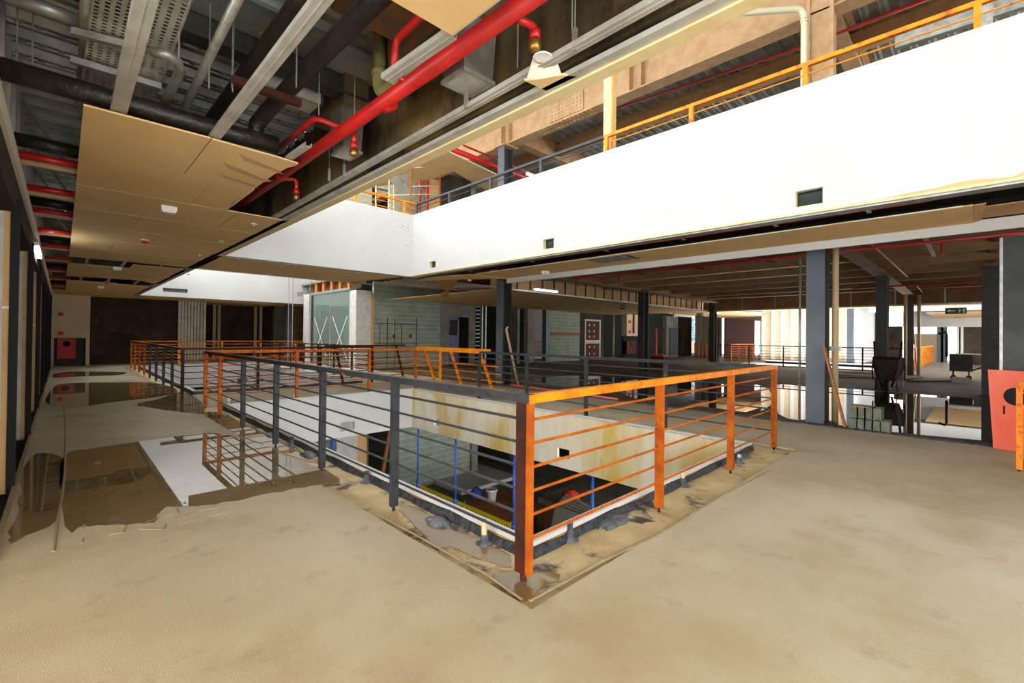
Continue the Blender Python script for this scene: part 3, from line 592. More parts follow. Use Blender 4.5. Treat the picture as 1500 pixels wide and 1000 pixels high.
xA, yA_, xB, yC = 1.95, 1.833, 6.585, 10.255
# void 1, side along the gallery (grey, last bays orange)
ya = [0, 1.506, 2.959, 4.409, 5.897, 7.285, yC - yA_]
t = railing((xA, yA_), (xA, yC), ya, 'long dark grey railing beside the gallery puddle, rusty orange at its far end', ['railgrey', 'railgrey', 'railgrey', 'railgrey', 'railgrey', 'railorange', 'railorange'], toprail=[(-.02, 5.7, 'railgrey'), (5.7, yC - yA_ + .03, 'railrust')], px=.06, py=.045, ends=(False, True))
pc = build('post', MB().box(xA - .02, xA + .025, yA_ + .002, yA_ + .085, .03, 1.08), 'railrust', t); build('foot_rod', MB().cyl((xA, yA_ + .03, -.02), (xA, yA_ + .03, .04), .02, 8), 'railrust', pc)
xb = [0, 1.581, 3.145, xB - xA]
_ab = railing((xA, yA_), (xB, yA_), xb, 'bright orange rusted railing on the short near side of the void', 'railorange', px=.05, py=.06, toprail=[(-.02, xB - xA + .03, 'railyellow')], ends=(False, True))
build('post', MB().box(xA - .02, xA + .025, yA_ - .022, yA_ + .001, .03, 1.03), 'railorange', _ab)
yb = [0, 1.6, 3.4, 5.871, 7.33, yC - yA_]
yb = [0, 1.5, 2.98, 4.42, 5.871, 7.33, yC - yA_]
railing((xB, yA_), (xB, yC), yb, 'grey railing on the hall side of the near void', ['railgrey'] * 5 + ['railyellow'], toprail=[(0, 5.85, 'railgrey'), (5.85, yC - yA_ + .03, 'railyellow')], px=.05, py=.05, ends=(True, False))
xd = [0, 1.66, 3.33, xB - xA]
railing((xA, yC), (xB, yC), xd, 'rusty orange railing along the bridge edge of the near void', 'railorange', ends=(False, True), px=.055)
# void 2
y2a, y2b = 12.6, 23.4
nb = 8
st = (y2b - y2a) / nb
railing((xA, y2a), (xA, y2b), [i * st for i in range(nb + 1)], 'grey and orange railing along the gallery side of the second void', ['railrust', 'railgrey', 'railgrey', 'railgrey', 'railgrey', 'railorange', 'railorange', 'railorange', 'railorange'], toprail=[(0, 5.2, 'railgrey'), (5.2, y2b - y2a, 'railorange')], px=.06, py=.045)
railing((xA, y2a), (xB, y2a), [0, 1.55, 3.1, xB - xA], 'rust red railing along the bridge edge of the second void', 'railrust', ends=(False, True))
railing((xB, y2a), (xB, y2b), [i * st for i in range(nb + 1)], 'rusty railing on the shop side of the second void', 'railrust', ends=(False, True))
railing((xA, y2b), (xB + 3.0, y2b), [i * 1.55 for i in range(5)], 'bright orange railing across the far end of the second void', 'railyellow', ends=(False, True), toprail=[(0, 7.6, 'railorange')])
# upper gallery railings behind the parapets (top parts show)
xu = 6.79; hu = 1.085
yu = [-.01, 1.675, 3.30, 4.93, 6.62, 8.5, 10.55]
yu = [PX(a, b, xu).y for a, b in ((1432, 5), (1180, 92), (1013, 155), (889, 197), (793, 234), (719, 262), (659, 282), (611, 297))]
yu = list(reversed(yu)); y0 = yu[0]
t = railing((xu, y0), (xu, -2.0), [y0 - y for y in yu] + [y0 + 2.0], 'upper gallery railing above the long white spandrel, grey turning orange', ['railgrey'] * 4 + ['railyellow'] * 6, z=ZU, toprail=[(0, y0 - yu[4] - .05, 'railgrey'), (y0 - yu[4] - .05, y0 + 2.0, 'railyellow')], px=.06, py=.06, bz=[.93, .79, .65], foot=False)
railing((2.3, y0), (xu, y0), [0, 1.2, 2.75, 4.1, xu - 2.3], 'orange upper gallery railing above the bridge spandrel', 'railyellow', z=ZU, bz=[.93, .79, .65], foot=False, ends=(False, False))
# loose leaning sections
def loose(name_label, A, B, z0a, z0b, top_over, col, nposts, lean, nb=5):
    """a railing section leaning: A,B top ends; lean = horizontal offset of the feet"""
    A = Vector(A); B = Vector(B); d = (B - A).normalized(); t = thing('loose_railing', name_label, 'railing', (A.x, A.y, 0))
    build('top_rail', MB().bar(A, B, .06, .045), K[col], t); lean = Vector(lean); n = nposts; L = (B - A).length
    for i in range(n):
        a = A + d * (L * (.12 + .76 * i / max(1, n - 1))); build('post', MB().bar(a - Vector((0, 0, .03)), Vector((a.x, a.y, .0)) + lean + Vector((0, 0, .03)), .05, .05), K[col], t)
    for k in range(nb):
        f = .17 + .15 * k; o = lean * f; build('bar', MB().cyl(A + o + Vector((0, 0, -A.z * f)) - d * .05, B + o + Vector((0, 0, -B.z * f)) + d * .12, .0095, 8), K[col], t, sm=True)
    return t
ta = PX(613, 508.5, 6.75); tb = PX(719, 514.5, 6.75)
loose('bright orange railing section leaning against the hall side railing', (6.72, ta.y, 1.1), (6.72, tb.y, 1.1), 0, 0, 0, 'railyellow', 3, (.12, -.42, 0))
ta = PY(475, 506.5, 12.2); tb = PY(592, 506, 12.2)
loose('dark rusty railing section leaning on the bridge beyond the near void', (ta.x, 12.15, ta.z), (tb.x, 12.15, ta.z), 0, 0, 0, 'railrust', 2, (.1, -.3, 0))
# rail piece at the right border
e = PZ(1493, 690); A = Vector((e.x, e.y, 0))
q = Vector((A.x - .3, A.y - 1.6, 0))
t = railing((A.x, A.y), (q.x, q.y), [0, 1.5], 'orange railing section standing by the red panel', 'railyellow', h=.98, bz=[.86, .72, .58, .44, .3, .16], px=.05, py=.05)
# hole 3 railings
railing((25.9, 2.0), (25.9, 10.0), [i * 1.6 for i in range(6)], 'rust red railing across the far hall void', 'railrust')
railing((25.9, 2.0), (41.0, 2.0), [i * 1.26 for i in range(13)], 'bright orange railing running along the far right corridor', 'railyellow')
railing((28.3, 10.2), (34.6, 10.2), [i * 1.26 for i in range(6)], 'orange railing by the maroon wall at the far void', 'railorange')
railing((30.3, 12.2), (33.4, 14.6), [i * .98 for i in range(5)], 'orange railing before the beige cladding of the far gallery', 'railorange')
# ================================================================== columns, beams of the hall
def wcol(x, y, z0, z1, label, m='steelgrey', m2='steeldark', bf=.27, dp=.38, group='steel columns of the hall'):
    t = thing('steel_column', label, 'column', (x + dp / 2, y, z0), group)
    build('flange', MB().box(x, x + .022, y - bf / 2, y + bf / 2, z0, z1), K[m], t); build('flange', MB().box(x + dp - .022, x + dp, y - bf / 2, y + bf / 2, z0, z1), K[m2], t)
    build('web', MB().box(x + .022, x + dp - .022, y - .01, y + .01, z0, z1), K[m2], t); build('base_plate', MB().box(x - .06, x + dp + .06, y - bf / 2 - .05, y + bf / 2 + .05, z0 - .005, z0 + .012), K[m2], t)  # web and back flange coloured darker to paint the shade of the recess
    return t
yc0 = (PX(1181, 500, 9.19).y + PX(1207, 500, 9.19).y) / 2; yc1 = (PX(724, 500, 9.19).y + PX(738, 500, 9.19).y) / 2
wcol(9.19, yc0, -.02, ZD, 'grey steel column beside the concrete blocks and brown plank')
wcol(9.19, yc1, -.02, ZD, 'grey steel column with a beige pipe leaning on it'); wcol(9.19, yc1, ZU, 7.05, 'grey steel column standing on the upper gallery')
wcol(17.2, 1.95, -.02, 3.4, 'dark steel column behind the upturned wheelbarrow', 'steeldark'); wcol(25.0, 1.95, -.02, 3.4, 'dark steel column with a plank leaning on it', 'steeldark')
wcol(17.1, 9.75, -.02, 3.4, 'dark steel column by the orange hose near the dark shops', 'steeldark'); wcol(25.2, 10.1, -.02, 3.4, 'dark steel column before the maroon wall', 'steeldark')
cb = PZ(1452, 580, -.02); wcol(cb.x, cb.y, -.02, 3.4, 'black steel column behind the red panel', 'blackpaint', 'blackpaint', bf=.36)
yb = PX(1464, 500, 9.1).y
t = thing('steel_column', 'wide black clad column at the right behind the red panel', 'column', (9.3, yb - .45, 0)); build('cladding', MB().box(9.1, 9.5, yb - .9, yb - .03, -.02, 2.83), 'steeldark', t); build('edge_angle', MB().box(9.08, 9.12, yb - .03, yb, -.02, 2.83), 'galv', t)
struct('ceiling.006', MB().box(6.62, 26.3, -6, 12.7, ZD + .0, ZD + .05).box(9.3, 26.3, 12.7, 17.8, ZD, ZD + .05), 'brownbeam', 'brown painted underside of the slab over the hall')
def beam(p, q, h, wd, label, grp, m='brownbeam'): return single('steel_beam', MB().ibeam(p, q, h, wd), m, label, 'beam', grp)
beam((9.6, 1.95, ZD), (26, 1.95, ZD), .45, .34, 'deep brown girder over the column row of the dark hall', 'hall girders')
beam((9.6, 9.75, ZD), (26, 9.75, ZD), .45, .34, 'deep brown girder over the column row by the dark shops', 'hall girders')
for i, x in enumerate((10.6, 12.4, 14.3, 16.2, 18.1, 20., 21.9, 23.8)): beam((x, -5.5, ZD), (x, 16, ZD), .34, .2, ORD[i] + ' brown secondary beam crossing the hall, counted from the void side', 'hall secondary beams')
for i, y in enumerate((-.3, 4.0, 6.0, 8.0)): beam((9.5, y, ZD), (25.5, y, ZD), .2, .12, ORD[i] + ' shallow brown beam along the hall, counted from the black clad column', 'hall small beams')
# bulkhead with bare studs and low soffit of the shop corridor
c = snode('ceiling.007', 'low tan soffit of the dark shop corridor with bared studs')
build('soffit', MB().box(9.75, 26, 10.5, 17, ZC - .02, ZC), 'board', c); build('track', MB().box(9.75, 26, 10.46, 10.5, ZC - .02, ZC + .03), 'galvw', c); build('upper_track', MB().box(9.75, 26, 10.55, 10.6, 3.4, 3.43), 'galv', c)
build('back_board', MB().box(9.75, 26, 10.9, 10.93, ZC, ZD), 'tan', c)
for k in range(26): build('stud', MB().box(9.9 + k * .62, 9.95 + k * .62, 10.47, 10.51, ZC, ZD - .1), 'blackpaint', c)
c = snode('ceiling.008', 'tan soffit edge along the far void')
build('soffit', MB().box(25.3, 26.4, -4, 10.4, ZC - .03, ZC), 'board', c); build('edge', MB().box(25.28, 25.32, -4, 10.4, ZC - .05, ZC + .02), 'galv', c); build('fascia', MB().box(25.5, 25.53, -4, 10.4, ZC, ZD), 'brownbeam', c)
for k in range(9): build('stud', MB().box(25.44, 25.49, -3.8 + k * 1.55, -3.75 + k * 1.55, ZC, ZD), 'galv', c)
# board soffit along the void edge
c = snode('ceiling.009', 'tan plasterboard strip under the right spandrel, torn at its ends')
def q2(a, b): v = PZ(a, b, ZC); return (v.x, v.y)
jag = []
R2 = random.Random(3)
ys = [.02 + i * .22 for i in range(40)]
left = [(7.17 + R2.uniform(-.012, .012), y) for y in ys]
cuts = [0.02, 2.2, 4.35, 6.2, 8.6]
for a, b in zip(cuts, cuts[1:]):
    edge = [p for p in left if a < p[1] < b]; build('plasterboard', MB().prism([(7.17, a + .003), *edge, (7.17, b - .003), (8.25, b - .003), (8.25, a + .003)][::-1], ZC, ZC + .0125), 'board', c)
build('plasterboard', MB().prism([(7.55, -1.2), (7.6, .015), (8.25, .015), (8.25, -1.2)][::-1], ZC + .05, ZC + .0625), 'boardtorn', c)
build('gypsum_edge', MB().bar((7.165, .1, ZC + .007), (7.165, 8.5, ZC + .007), .008, .016), 'gypsum', c)
build('torn_end', MB().hull([(7.2, .02, ZC), (8.2, .02, ZC), (8.22, -.05, ZC + .02), (7.3, -.08, ZC + .03)], [(7.2, .02, ZC + .012), (8.2, .02, ZC + .012), (8.22, -.05, ZC + .03), (7.3, -.08, ZC + .042)]), 'boardtorn', c)
build('white_lip', MB().box(8.25, 8.29, -4, 8.6, 2.80, ZC + .03), 'white', c)
build('plasterboard', MB().prism([(7.17, 8.62), (6.9, 9.2), (6.75, 10.2), (7.0, 10.9), (7.5, 9.6), (8.0, 8.9), (8.25, 8.62)][::-1], ZC - .01, ZC + .003), 'board', c)
build('soffit', MB().box(6.8, 9.8, 10.95, 12.7, ZC + .06, ZC + .08), 'boardtorn', c)
for k in range(5): build('profile', MB().bar((6.6, 10.6 + k * .35, ZC + .04), (10, 10.6 + k * .35, ZC + .04), .05, .03), 'galv', c)
pr = PZ(655, 412, ZC); 
fr = [PZ(636, 411, ZC), PZ(642, 417, ZC - .03), PZ(649, 421, ZC - .07), PZ(653, 427, ZC - .12), PZ(660, 423, ZC - .1), PZ(667, 417, ZC - .03), PZ(671, 409, ZC)]
tt = single('board_fragment', MB().hull(fr, [v + Vector((.012, .012, .004)) for v in fr]), 'cardboard', 'torn brown paper flap hanging from the far board strip', 'plasterboard')
hp = [PZ(648, 426, ZC - .12), PZ(659, 426, ZC - .12), PZ(657, 435, ZC - .24), PZ(646, 434, ZC - .24)]
single('board_fragment', MB().hull(hp, [v + Vector((.012, .012, 0)) for v in hp]), 'cardboard', 'small square board scrap dangling below the torn flap', 'plasterboard')
# red pipe in the slot, galvanised profiles
t = thing('sprinkler_main', 'red sprinkler pipe in the dark slot below the white spandrel', 'pipe', (6.85, 4, 3.0))
build('run', MB().tube([(6.86, .35, 3.01), (6.86, 10.5, 3.01)], .045, 12), 'red', t, sm=True)
for y in (.9, 1.9, 3.2, 4.6, 6.4, 8.4): build('clamp', MB().box(6.80, 6.92, y - .02, y + .02, 2.945, 2.96), 'galv', t)
single('sprinkler_main', MB().tube([(5.6, 11.6, 3.08), (9.5, 11.3, 3.08)], .05, 12), 'red', 'red sprinkler pipe crossing under the bridge end', 'pipe', None, True)
single('slot_profile', MB().bar((6.66, -4, 2.99), (6.66, 10.3, 2.99), .05, .03), 'galvw', 'galvanised profile under the white spandrel', 'channel'); single('slot_profile', MB().bar((7.0, -4, 3.1), (7.0, .1, 3.1), .04, .04), 'galv', 'galvanised profile beyond the torn board end', 'channel')
struct('ceiling.010', MB().box(6.6, 8.25, -4, 10.4, 3.2, 3.22), 'dark'); struct('trim_9', MB().box(8.3, 8.5, -4, 9, ZC, ZD), 'dark')
vg = PZ(885, 379, ZC); 
t = thing('vent_grille', 'rectangular ceiling grille in the tan board strip', 'vent', (vg.x, vg.y, ZC)); build('frame', MB().box(7.3, 7.75, vg.y - .55, vg.y + .3, ZC - .008, ZC + .001), 'blackvoid', t)
for k in range(4): build('slat', MB().box(7.33 + k * .11, 7.36 + k * .11, vg.y - .53, vg.y + .28, ZC - .02, ZC - .008), 'galv', t)
device((799, 397), 'box', 'white box light on the board strip below the white spandrel', 'board strip devices'); device((688, 410), 'red', 'red fire sounder on the board strip below the white spandrel', 'board strip devices')
# conduits, tubes and sprinkler pipes of the hall
single('conduit', MB().tube([(11.9, 1.52, 3.4), (18.8, 1.5, 3.4)], .016, 8), 'beige', 'pinkish conduit running deep into the hall', 'pipe', 'hall conduits', True); single('conduit', MB().tube([(21.3, 1.5, 3.4), (25.2, 1.54, 3.4)], .016, 8), 'beige', 'far pinkish conduit deeper in the hall', 'pipe', 'hall conduits', True)
t = thing('strip_light', 'unlit strip light near the black clad column', 'light', (11.8, .69, 3.4)); build('housing', MB().bar((11.74, .69, 3.4), (14.5, .69, 3.4), .06, .05), 'beige', t); build('end_cap', MB().bar((11.7, .69, 3.4), (11.75, .69, 3.4), .065, .055), 'whiteplastic', t)
for i, (x, ya, yb_) in enumerate(((14.3, 9.7, 1.9), (16.2, 9.5, 2.9), (21.9, 9.5, -1.2))): single('conduit', MB().tube([(x, ya, 3.402), (x, yb_, 3.402)], .018, 8), 'palepvc', ORD[i] + ' pale conduit under the hall beams, counted from the void side', 'pipe', 'pale hall conduits', True)
t = thing('sprinkler_main', 'red sprinkler line with drops across the hall', 'pipe', (11.8, 0, 3.3)); build('run', MB().tube([(11.8, 9.0, 3.3), (11.8, -2, 3.3)], .03, 10), 'red', t, sm=True)
for y in (.45, 4.2, 7.4): dd = build('drop', MB().tube([(11.8, y, 3.3), (11.8, y, 3.06)], .02, 8), 'red', t, sm=True); build('brass_head', MB().cyl((11.8, y, 3.06), (11.8, y, 3.0), .015, 8), 'brass', dd)
single('sprinkler_main', MB().tube([(19.5, 3, 3.2), (19.5, -2, 3.2)], .03, 10), 'red', 'red sprinkler line near the far exit sign', 'pipe', None, True)
for (u, v, L) in ((800, 424, 1.1), (1047, 457, 1.4)):
    p = PZ(u, v, 2.95); t = thing('tube_light', 'lit tube light at the corridor soffit ' + ('beside the grey column' if u < 900 else 'near the exit sign'), 'light', tuple(p)); build('housing', MB().box(p.x - L / 2, p.x + L / 2, p.y - .06, p.y + .06, 2.93, 2.97), 'whiteplastic', t); build('tube', MB().box(p.x - L / 2 + .02, p.x + L / 2 - .02, p.y - .05, p.y + .05, 2.9, 2.93), 'lamp', t); build('hanger_rod', MB().cyl((p.x, p.y, 2.97), (p.x, p.y, ZD), .005, 6), 'galv', t)
# exit signs
def exit_sign(u, v, dep, wd, ht, label):
    p = PX(u, v, dep); t = thing('exit_sign', label, 'sign', tuple(p), 'exit signs'); x = p.x
    build('plate', MB().box(x, x + .03, p.y - wd / 2, p.y + wd / 2, p.z - ht / 2, p.z + ht / 2), 'green', t)
    y = p.y; z = p.z
    build('arrow', MB().add([(x - .003, y + wd * .42, z), (x - .003, y + wd * .26, z + ht * .28), (x - .003, y + wd * .26, z - ht * .28)], [(0, 1, 2)]).box(x - .004, x - .001, y + wd * .02, y + wd * .27, z - ht * .08, z + ht * .08), 'whiteplastic', t)
    build('figure', MB().box(x - .004, x - .001, y - wd * .42, y - wd * .34, z - ht * .36, z + ht * .36).box(x - .004, x - .001, y - wd * .2, y - wd * .14, z - ht * .3, z + ht * .1).box(x - .004, x - .001, y - wd * .3, y - wd * .12, z - ht * .02, z + ht * .06).box(x - .004, x - .001, y - wd * .2, y - wd * .15, z + ht * .16, z + ht * .3), 'whiteplastic', t)
    build('hanger', MB().cyl((x + .015, y, z + ht / 2), (x + .015, y, max(ZC, z + ht / 2 + .02)), .008, 6), 'galv', t)
exit_sign(1400, 455, 25.5, .62, .25, 'green exit sign with arrow above the far right corridor'); exit_sign(912, 449, 18.2, .28, .22, 'green exit sign over the dark shop corridor'); exit_sign(1025, 461, 27.3, .4, .22, 'green exit sign by the dark concrete pillar')
# vertical pipes beside the column, plank
b = PZ(1223, 617, -.02)
t = thing('standpipe', 'thick beige pipe standing beside the grey column', 'pipe', tuple(b)); build('run', MB().tube([b, (b.x, b.y, ZD - .1)], .05, 14), 'beige', t, sm=True); build('clamp', MB().box(b.x - .06, b.x + .06, b.y - .08, b.y + .08, 1.22, 1.3), 'galv', t)
b = PZ(1171, 617, -.02); single('conduit', MB().tube([b, (b.x, b.y, 2.9)], .02, 10), 'galv', 'thin vertical steel conduit standing left of the grey column', 'pipe', None, True)
pb = PZ(1238, 630, 0); pt = PX(1207, 508, pb.x + .25); single('plank', MB().bar(pb + Vector((0, 0, .05)), pt, .03, .1, (1, 0, 0)), 'plank', 'brown plank leaning on the beige pipe beside the blocks', 'plank')
# hollow blocks
def hblock(x, y, z, m, i, k=0):
    w_, L, h = .115, .3, .185; mb = MB(); t_ = .025
    mb.box(x, x + L, y, y + t_, z, z + h); mb.box(x, x + L, y + w_ - t_, y + w_, z, z + h)
    for k3 in range(3): xx = x + k3 * (L - t_) / 2; mb.box(xx, xx + t_, y + t_, y + w_ - t_, z, z + h)
    mb.box(x, x + L, y + t_, y + w_ - t_, z, z + .01)
    return single('concrete_block', mb, m, (ORD[k] + (' grey hollow block of the lower row, counted from the brown plank' if i == 0 else ' grey hollow block of the upper row, counted from the brown plank')), 'block', 'stacked hollow blocks')
o = PZ(1247, 630, 0); xs_ = 9.0
for k, u in enumerate((1246, 1257.5, 1269, 1280.5, 1293)): hblock(xs_, PX(u + 10, 620, xs_).y, -.02, 'blockdark', 0, k)
for k, u in enumerate((1247, 1258, 1269, 1281)): hblock(xs_ + .01, PX(u + 10, 600, xs_).y, .168, 'blockdark', 1, k)
bk = PX(1247, 594, xs_ + .05); single('board_scrap', MB().box(9.0, 9.3, bk.y - .22, bk.y + .02, .356, .366), 'planklight', 'thin board scrap lying on the stacked blocks', 'board')
# red panel with round hole
a = PZ(1455, 656, .01); bb = PZ(1503, 664, .01)
lean = Vector((.12, .0, 0)); hgt = PX(1449, 542, a.x + .1).z
t = thing('red_panel', 'coral red cabinet door with a black round hole leaning by the black column', 'panel', tuple(a))
dirv = (bb - a).normalized(); n_ = dirv.cross(Vector((0, 0, 1))).normalized()
def pp(s, z): return a + dirv * s + Vector((.06 * z, .05 * z, z))
W = (bb - a).length + .35
build('door', MB().hull([pp(0, .0), pp(W, .0), pp(W, 0) + Vector((.03, .0, 0)), pp(0, 0) + Vector((.03, 0, 0))], [pp(0, hgt), pp(W, hgt), pp(W, hgt) + Vector((.03, 0, 0)), pp(0, hgt) + Vector((.03, 0, 0))]), 'redpanel', t)
sbest = min([k * .01 for k in range(80)], key=lambda s: abs((pp(s, hgt * .66) - CAM).dot(_r) / (pp(s, hgt * .66) - CAM).dot(_f) * F_PX + 750 - 1489)); cc = pp(sbest, hgt * .68); nn = (pp(1, 0) - pp(0, 0)).cross(pp(0, 1) - pp(0, 0)).normalized()
if nn.dot(CAM - cc) < 0: nn = -nn
build('round_hole', MB().cyl(cc + nn * .001, cc + nn * .004, .115, 24), 'blackvoid', t); sl = pp(.13, hgt * .5); build('handle_slot', MB().bar(sl + nn * .003 - Vector((0, 0, .055)), sl + nn * .003 + Vector((0, 0, .055)), .018, .004, nn), 'blackvoid', t)
# wheelbarrow standing on its nose
c0 = PZ(1299, 574, -.02); cx = c0.x; cy = c0.y
t = thing('wheelbarrow', 'dark rusty wheelbarrow standing upright against a black column', 'wheelbarrow', (cx, cy, -.02))
def wv(y, z, x): return Vector((cx + x, cy + y, z))
build('tray', MB().hull([wv(-.2, .3, .05), wv(.2, .3, .05), wv(.24, .3, .3), wv(-.24, .3, .3)], [wv(-.24, .62, -.06), wv(.24, .62, -.06), wv(.34, .62, .3), wv(-.34, .62, .3)]).hull([wv(-.24, .62, -.06), wv(.24, .62, -.06), wv(.34, .62, .3), wv(-.34, .62, .3)], [wv(-.26, .88, -.02), wv(.26, .88, -.02), wv(.34, .92, .3), wv(-.34, .92, .3)]), 'dark', t)
build('rim', MB().tube([wv(-.34, .3, .3), wv(-.36, .6, .3), wv(-.34, .93, .3), wv(.34, .93, .3), wv(.36, .6, .3), wv(.34, .3, .3)], .018, 8), 'railrust', t, sm=True)
build('wheel', MB().cyl(wv(-.05, .16, .0), wv(.05, .16, .0), .17, 18), 'blackvoid', t, sm=True)
for s in (-1, 1):
    build('handle', MB().tube([wv(s * .1, .12, 0), wv(s * .2, .5, -.1), wv(s * .27, .95, .1), wv(s * .3, 1.38, .2)], .028, 8), 'railrust', t, sm=True); build('leg', MB().tube([wv(s * .17, .5, -.08), wv(s * .22, .3, -.25), wv(s * .24, .02, -.05)], .014, 8), 'railrust', t, sm=True)
# black trolley
c0 = PZ(1412, 556, -.02); cx, cy = c0.x, c0.y
t = thing('trolley', 'black box trolley on casters with a hooked stove pipe in the far corridor', 'trolley', (cx, cy, -.02))
ya_, yb2, yc2 = PX(1391, 530, cx).y, PX(1425, 530, cx).y, PX(1439, 530, cx).y; zb_, zt_ = PX(1405, 543, cx).z, PX(1405, 519, cx).z
build('box', MB().box(cx - .3, cx + .3, yb2, ya_, zb_, zt_), 'blackpaint', t); build('lid_edge', MB().box(cx - .32, cx + .32, yc2, ya_ + .02, zt_, zt_ + .04), 'galv', t); build('side_bin', MB().box(cx - .25, cx + .25, yc2, yb2 - .02, zb_ + .25, zt_ - .03), 'conc', t)
build('flue', MB().tube([(cx, ya_ + .08, zt_ - .1), (cx, ya_ + .08, PX(1388, 490, cx).z), (cx, ya_ + .12, PX(1388, 486, cx).z), (cx, ya_ + .3, PX(1388, 489, cx).z)], .045, 10), 'blackpaint', t, sm=True)
for dx in (-.2, .2):
    for dy in (yb2 + .1, ya_ - .1): lg = build('leg', MB().box(cx + dx - .02, cx + dx + .02, dy - .02, dy + .02, .1, zb_), 'blackpaint', t); build('caster', MB().cyl((cx + dx - .03, dy, .06), (cx + dx + .03, dy, .06), .08, 12), 'railrust', lg, sm=True)
build('handle', MB().tube([(cx - .2, yb2, zb_ + .05), (cx - .2, yc2 - .15, zb_ + .25)], .025, 8), 'blackpaint', t, sm=True)
p = PZ(1406, 561, -.02); single('concrete_block', MB().box(p.x - .1, p.x + .1, p.y - .25, p.y + .2, -.02, .18), 'concw', 'pale block lying before the black trolley', 'block')
p = PZ(1316, 565, -.02); single('concrete_block', MB().box(p.x - .1, p.x + .1, p.y - .12, p.y + .1, -.02, .42), 'conc', 'grey block standing beside the wheelbarrow wheel', 'block')
# loose planks on the hall floor
for i, (u1, v1, u2, v2, m) in enumerate(((1215, 548, 1340, 556, 'plank'), (1225, 544, 1285, 547, 'plank'), (1205, 551, 1300, 554, 'blackpaint'), (1318, 553, 1348, 552, 'planklight'), (1330, 558, 1392, 558, 'railrust'))):
    a_, b_ = PZ(u1, v1, .02), PZ(u2, v2, .02); single('plank', MB().bar(a_, b_, .16, .035), m, ORD[i] + ' loose plank lying on the dark hall floor beyond the puddle', 'plank', 'planks on the hall floor')
a_ = PZ(1344, 548, -.02); b_ = PX(1336, 456, a_.x + .1); single('plank', MB().bar(a_, b_, .04, .3, (1, 0, 0)), 'planklight', 'pale board leaning on the far dark column', 'plank')
for u in (1326, 1346): p = PZ(u, 549.5, -.02); single('standpipe', MB().tube([p, (p.x, p.y, 3.3)], .06, 10), 'beige', 'beige pipe beside the far dark column, on the ' + ('wheelbarrow' if u < 1330 else 'orange railing') + ' side', 'pipe', 'far standpipes', True)
# leaning beige pipe at the near grey column, red hose pipe on the floor
b = PZ(759, 565, -.02); tp = PX(742, 484, 9.15); single('loose_pipe', MB().tube([b, tp, tp + Vector((0, .0, .05)), tp + Vector((-.02, -.07, .09))], .035, 10), 'beige', 'beige plastic pipe with an elbow leaning on the grey column', 'pipe', None, True)
a_, b_ = PZ(748, 564, .02), PZ(905, 585, .02); single('loose_pipe', MB().tube([a_, b_], .035, 10), 'redpanel', 'salmon red pipe lying on the floor along the hall edge', 'pipe', None, True)
b = PZ(961, 536, -.02); single('hose', MB().tube([b, (b.x, b.y, .8), (b.x, b.y, 1.9)], .05, 8), 'redpanel', 'orange hose hanging beside the dark column', 'hose', None, True)
b = PZ(966, 537, -.02); t = thing('generator', 'red machine box on the floor by the dark column', 'machine', (b.x, b.y, -.02)); build('body', MB().box(b.x - .3, b.x + .3, b.y - .35, b.y + .35, .02, .5), 'maroon', t); build('top_panel', MB().box(b.x - .25, b.x + .25, b.y - .3, b.y + .3, .5, .56), 'reddoor', t)
# ================================================================== block walls and shops across the bridge
def blockwall(name, y, x0, x1, z0, z1, label, parts=True, bw=.39, bh=.19):
    c = snode(name, label); build('mortar_bed', MB().box(x0, x1, y + .008, y + .15, z0, z1), 'mortar', c)
    rows = int((z1 - z0) / (bh + .01)); jo = MB(); proto = {}
    for r in range(rows):
        off = (r % 2) * bw / 2; x = x0 - off
        while x < x1:
            a, b = max(x + .005, x0), min(x + bw - .005, x1); zz = z0 + r * (bh + .01)
            if b - a > .04:
                dy = R.uniform(-.004, .004)
                if parts: build('block', MB().box(a, b, y + dy, y + .02, zz + .005, zz + bh), 'block', c)
                else: jo.box(a, b, y + dy, y + .02, zz + .005, zz + bh)
            x += bw
    if not parts: o = build('blocks', jo, 'block', c); o['kind'] = 'stuff'
    return c
Y0 = 17.9
xb0 = PY(547, 500, Y0).x; xb1 = PY(645, 500, Y0).x
blockwall('wall_blockwork', Y0, xb0, xb1, -.02, 3.7, 'grey concrete block wall of an unfinished shop')
fr = MB()
for u in (557, 568, 579, 589, 611): x = PY(u, 480, Y0 - .05).x; single('wall_conduit', MB().tube([(x, Y0 - .02, 0 if u in (568, 579, 611) else .9), (x, Y0 - .02, PY(u, 466 if u in (568, 579, 611) else 475, Y0).z)], .014, 6), 'railrust', 'thin rusty conduit fixed upright on the block wall', 'pipe', 'block wall conduits')
for v in (474, 503): z = PY(580, v, Y0).z; single('wall_conduit', MB().tube([(xb0 + .05, Y0 - .02, z), (PY(611, 500, Y0).x, Y0 - .02, z)], .014, 6), 'railrust', 'thin rusty conduit fixed level on the block wall', 'pipe', 'level block wall conduits')
for u in (577, 601): x = PY(u, 492, Y0).x; z = PY(u, 492, Y0).z; single('wall_box', MB().box(x - .05, x + .05, Y0 - .04, Y0, z - .08, z + .06), 'maroon', 'small red electrical box on the block wall', 'box', 'block wall boxes')
x2 = PY(696, 500, Y0).x; dx0 = PY(657, 500, Y0).x; dx1 = PY(672, 500, Y0).x; dx2 = PY(688, 500, Y0).x; dz = PY(665, 464, Y0).z
struct('wall_cement', wall_with_holes_y(Y0 - .02, Y0 + .1, xb1, x2, -.02, 3.7, [(dx0, dx2, -.02, dz)]), 'conc', 'grey cement rendered wall with a doorway')
struct('wall_cement_inner', MB().box(dx0 - .5, x2, Y0 + 1.2, Y0 + 1.25, -.02, 3.1), 'darkwall')
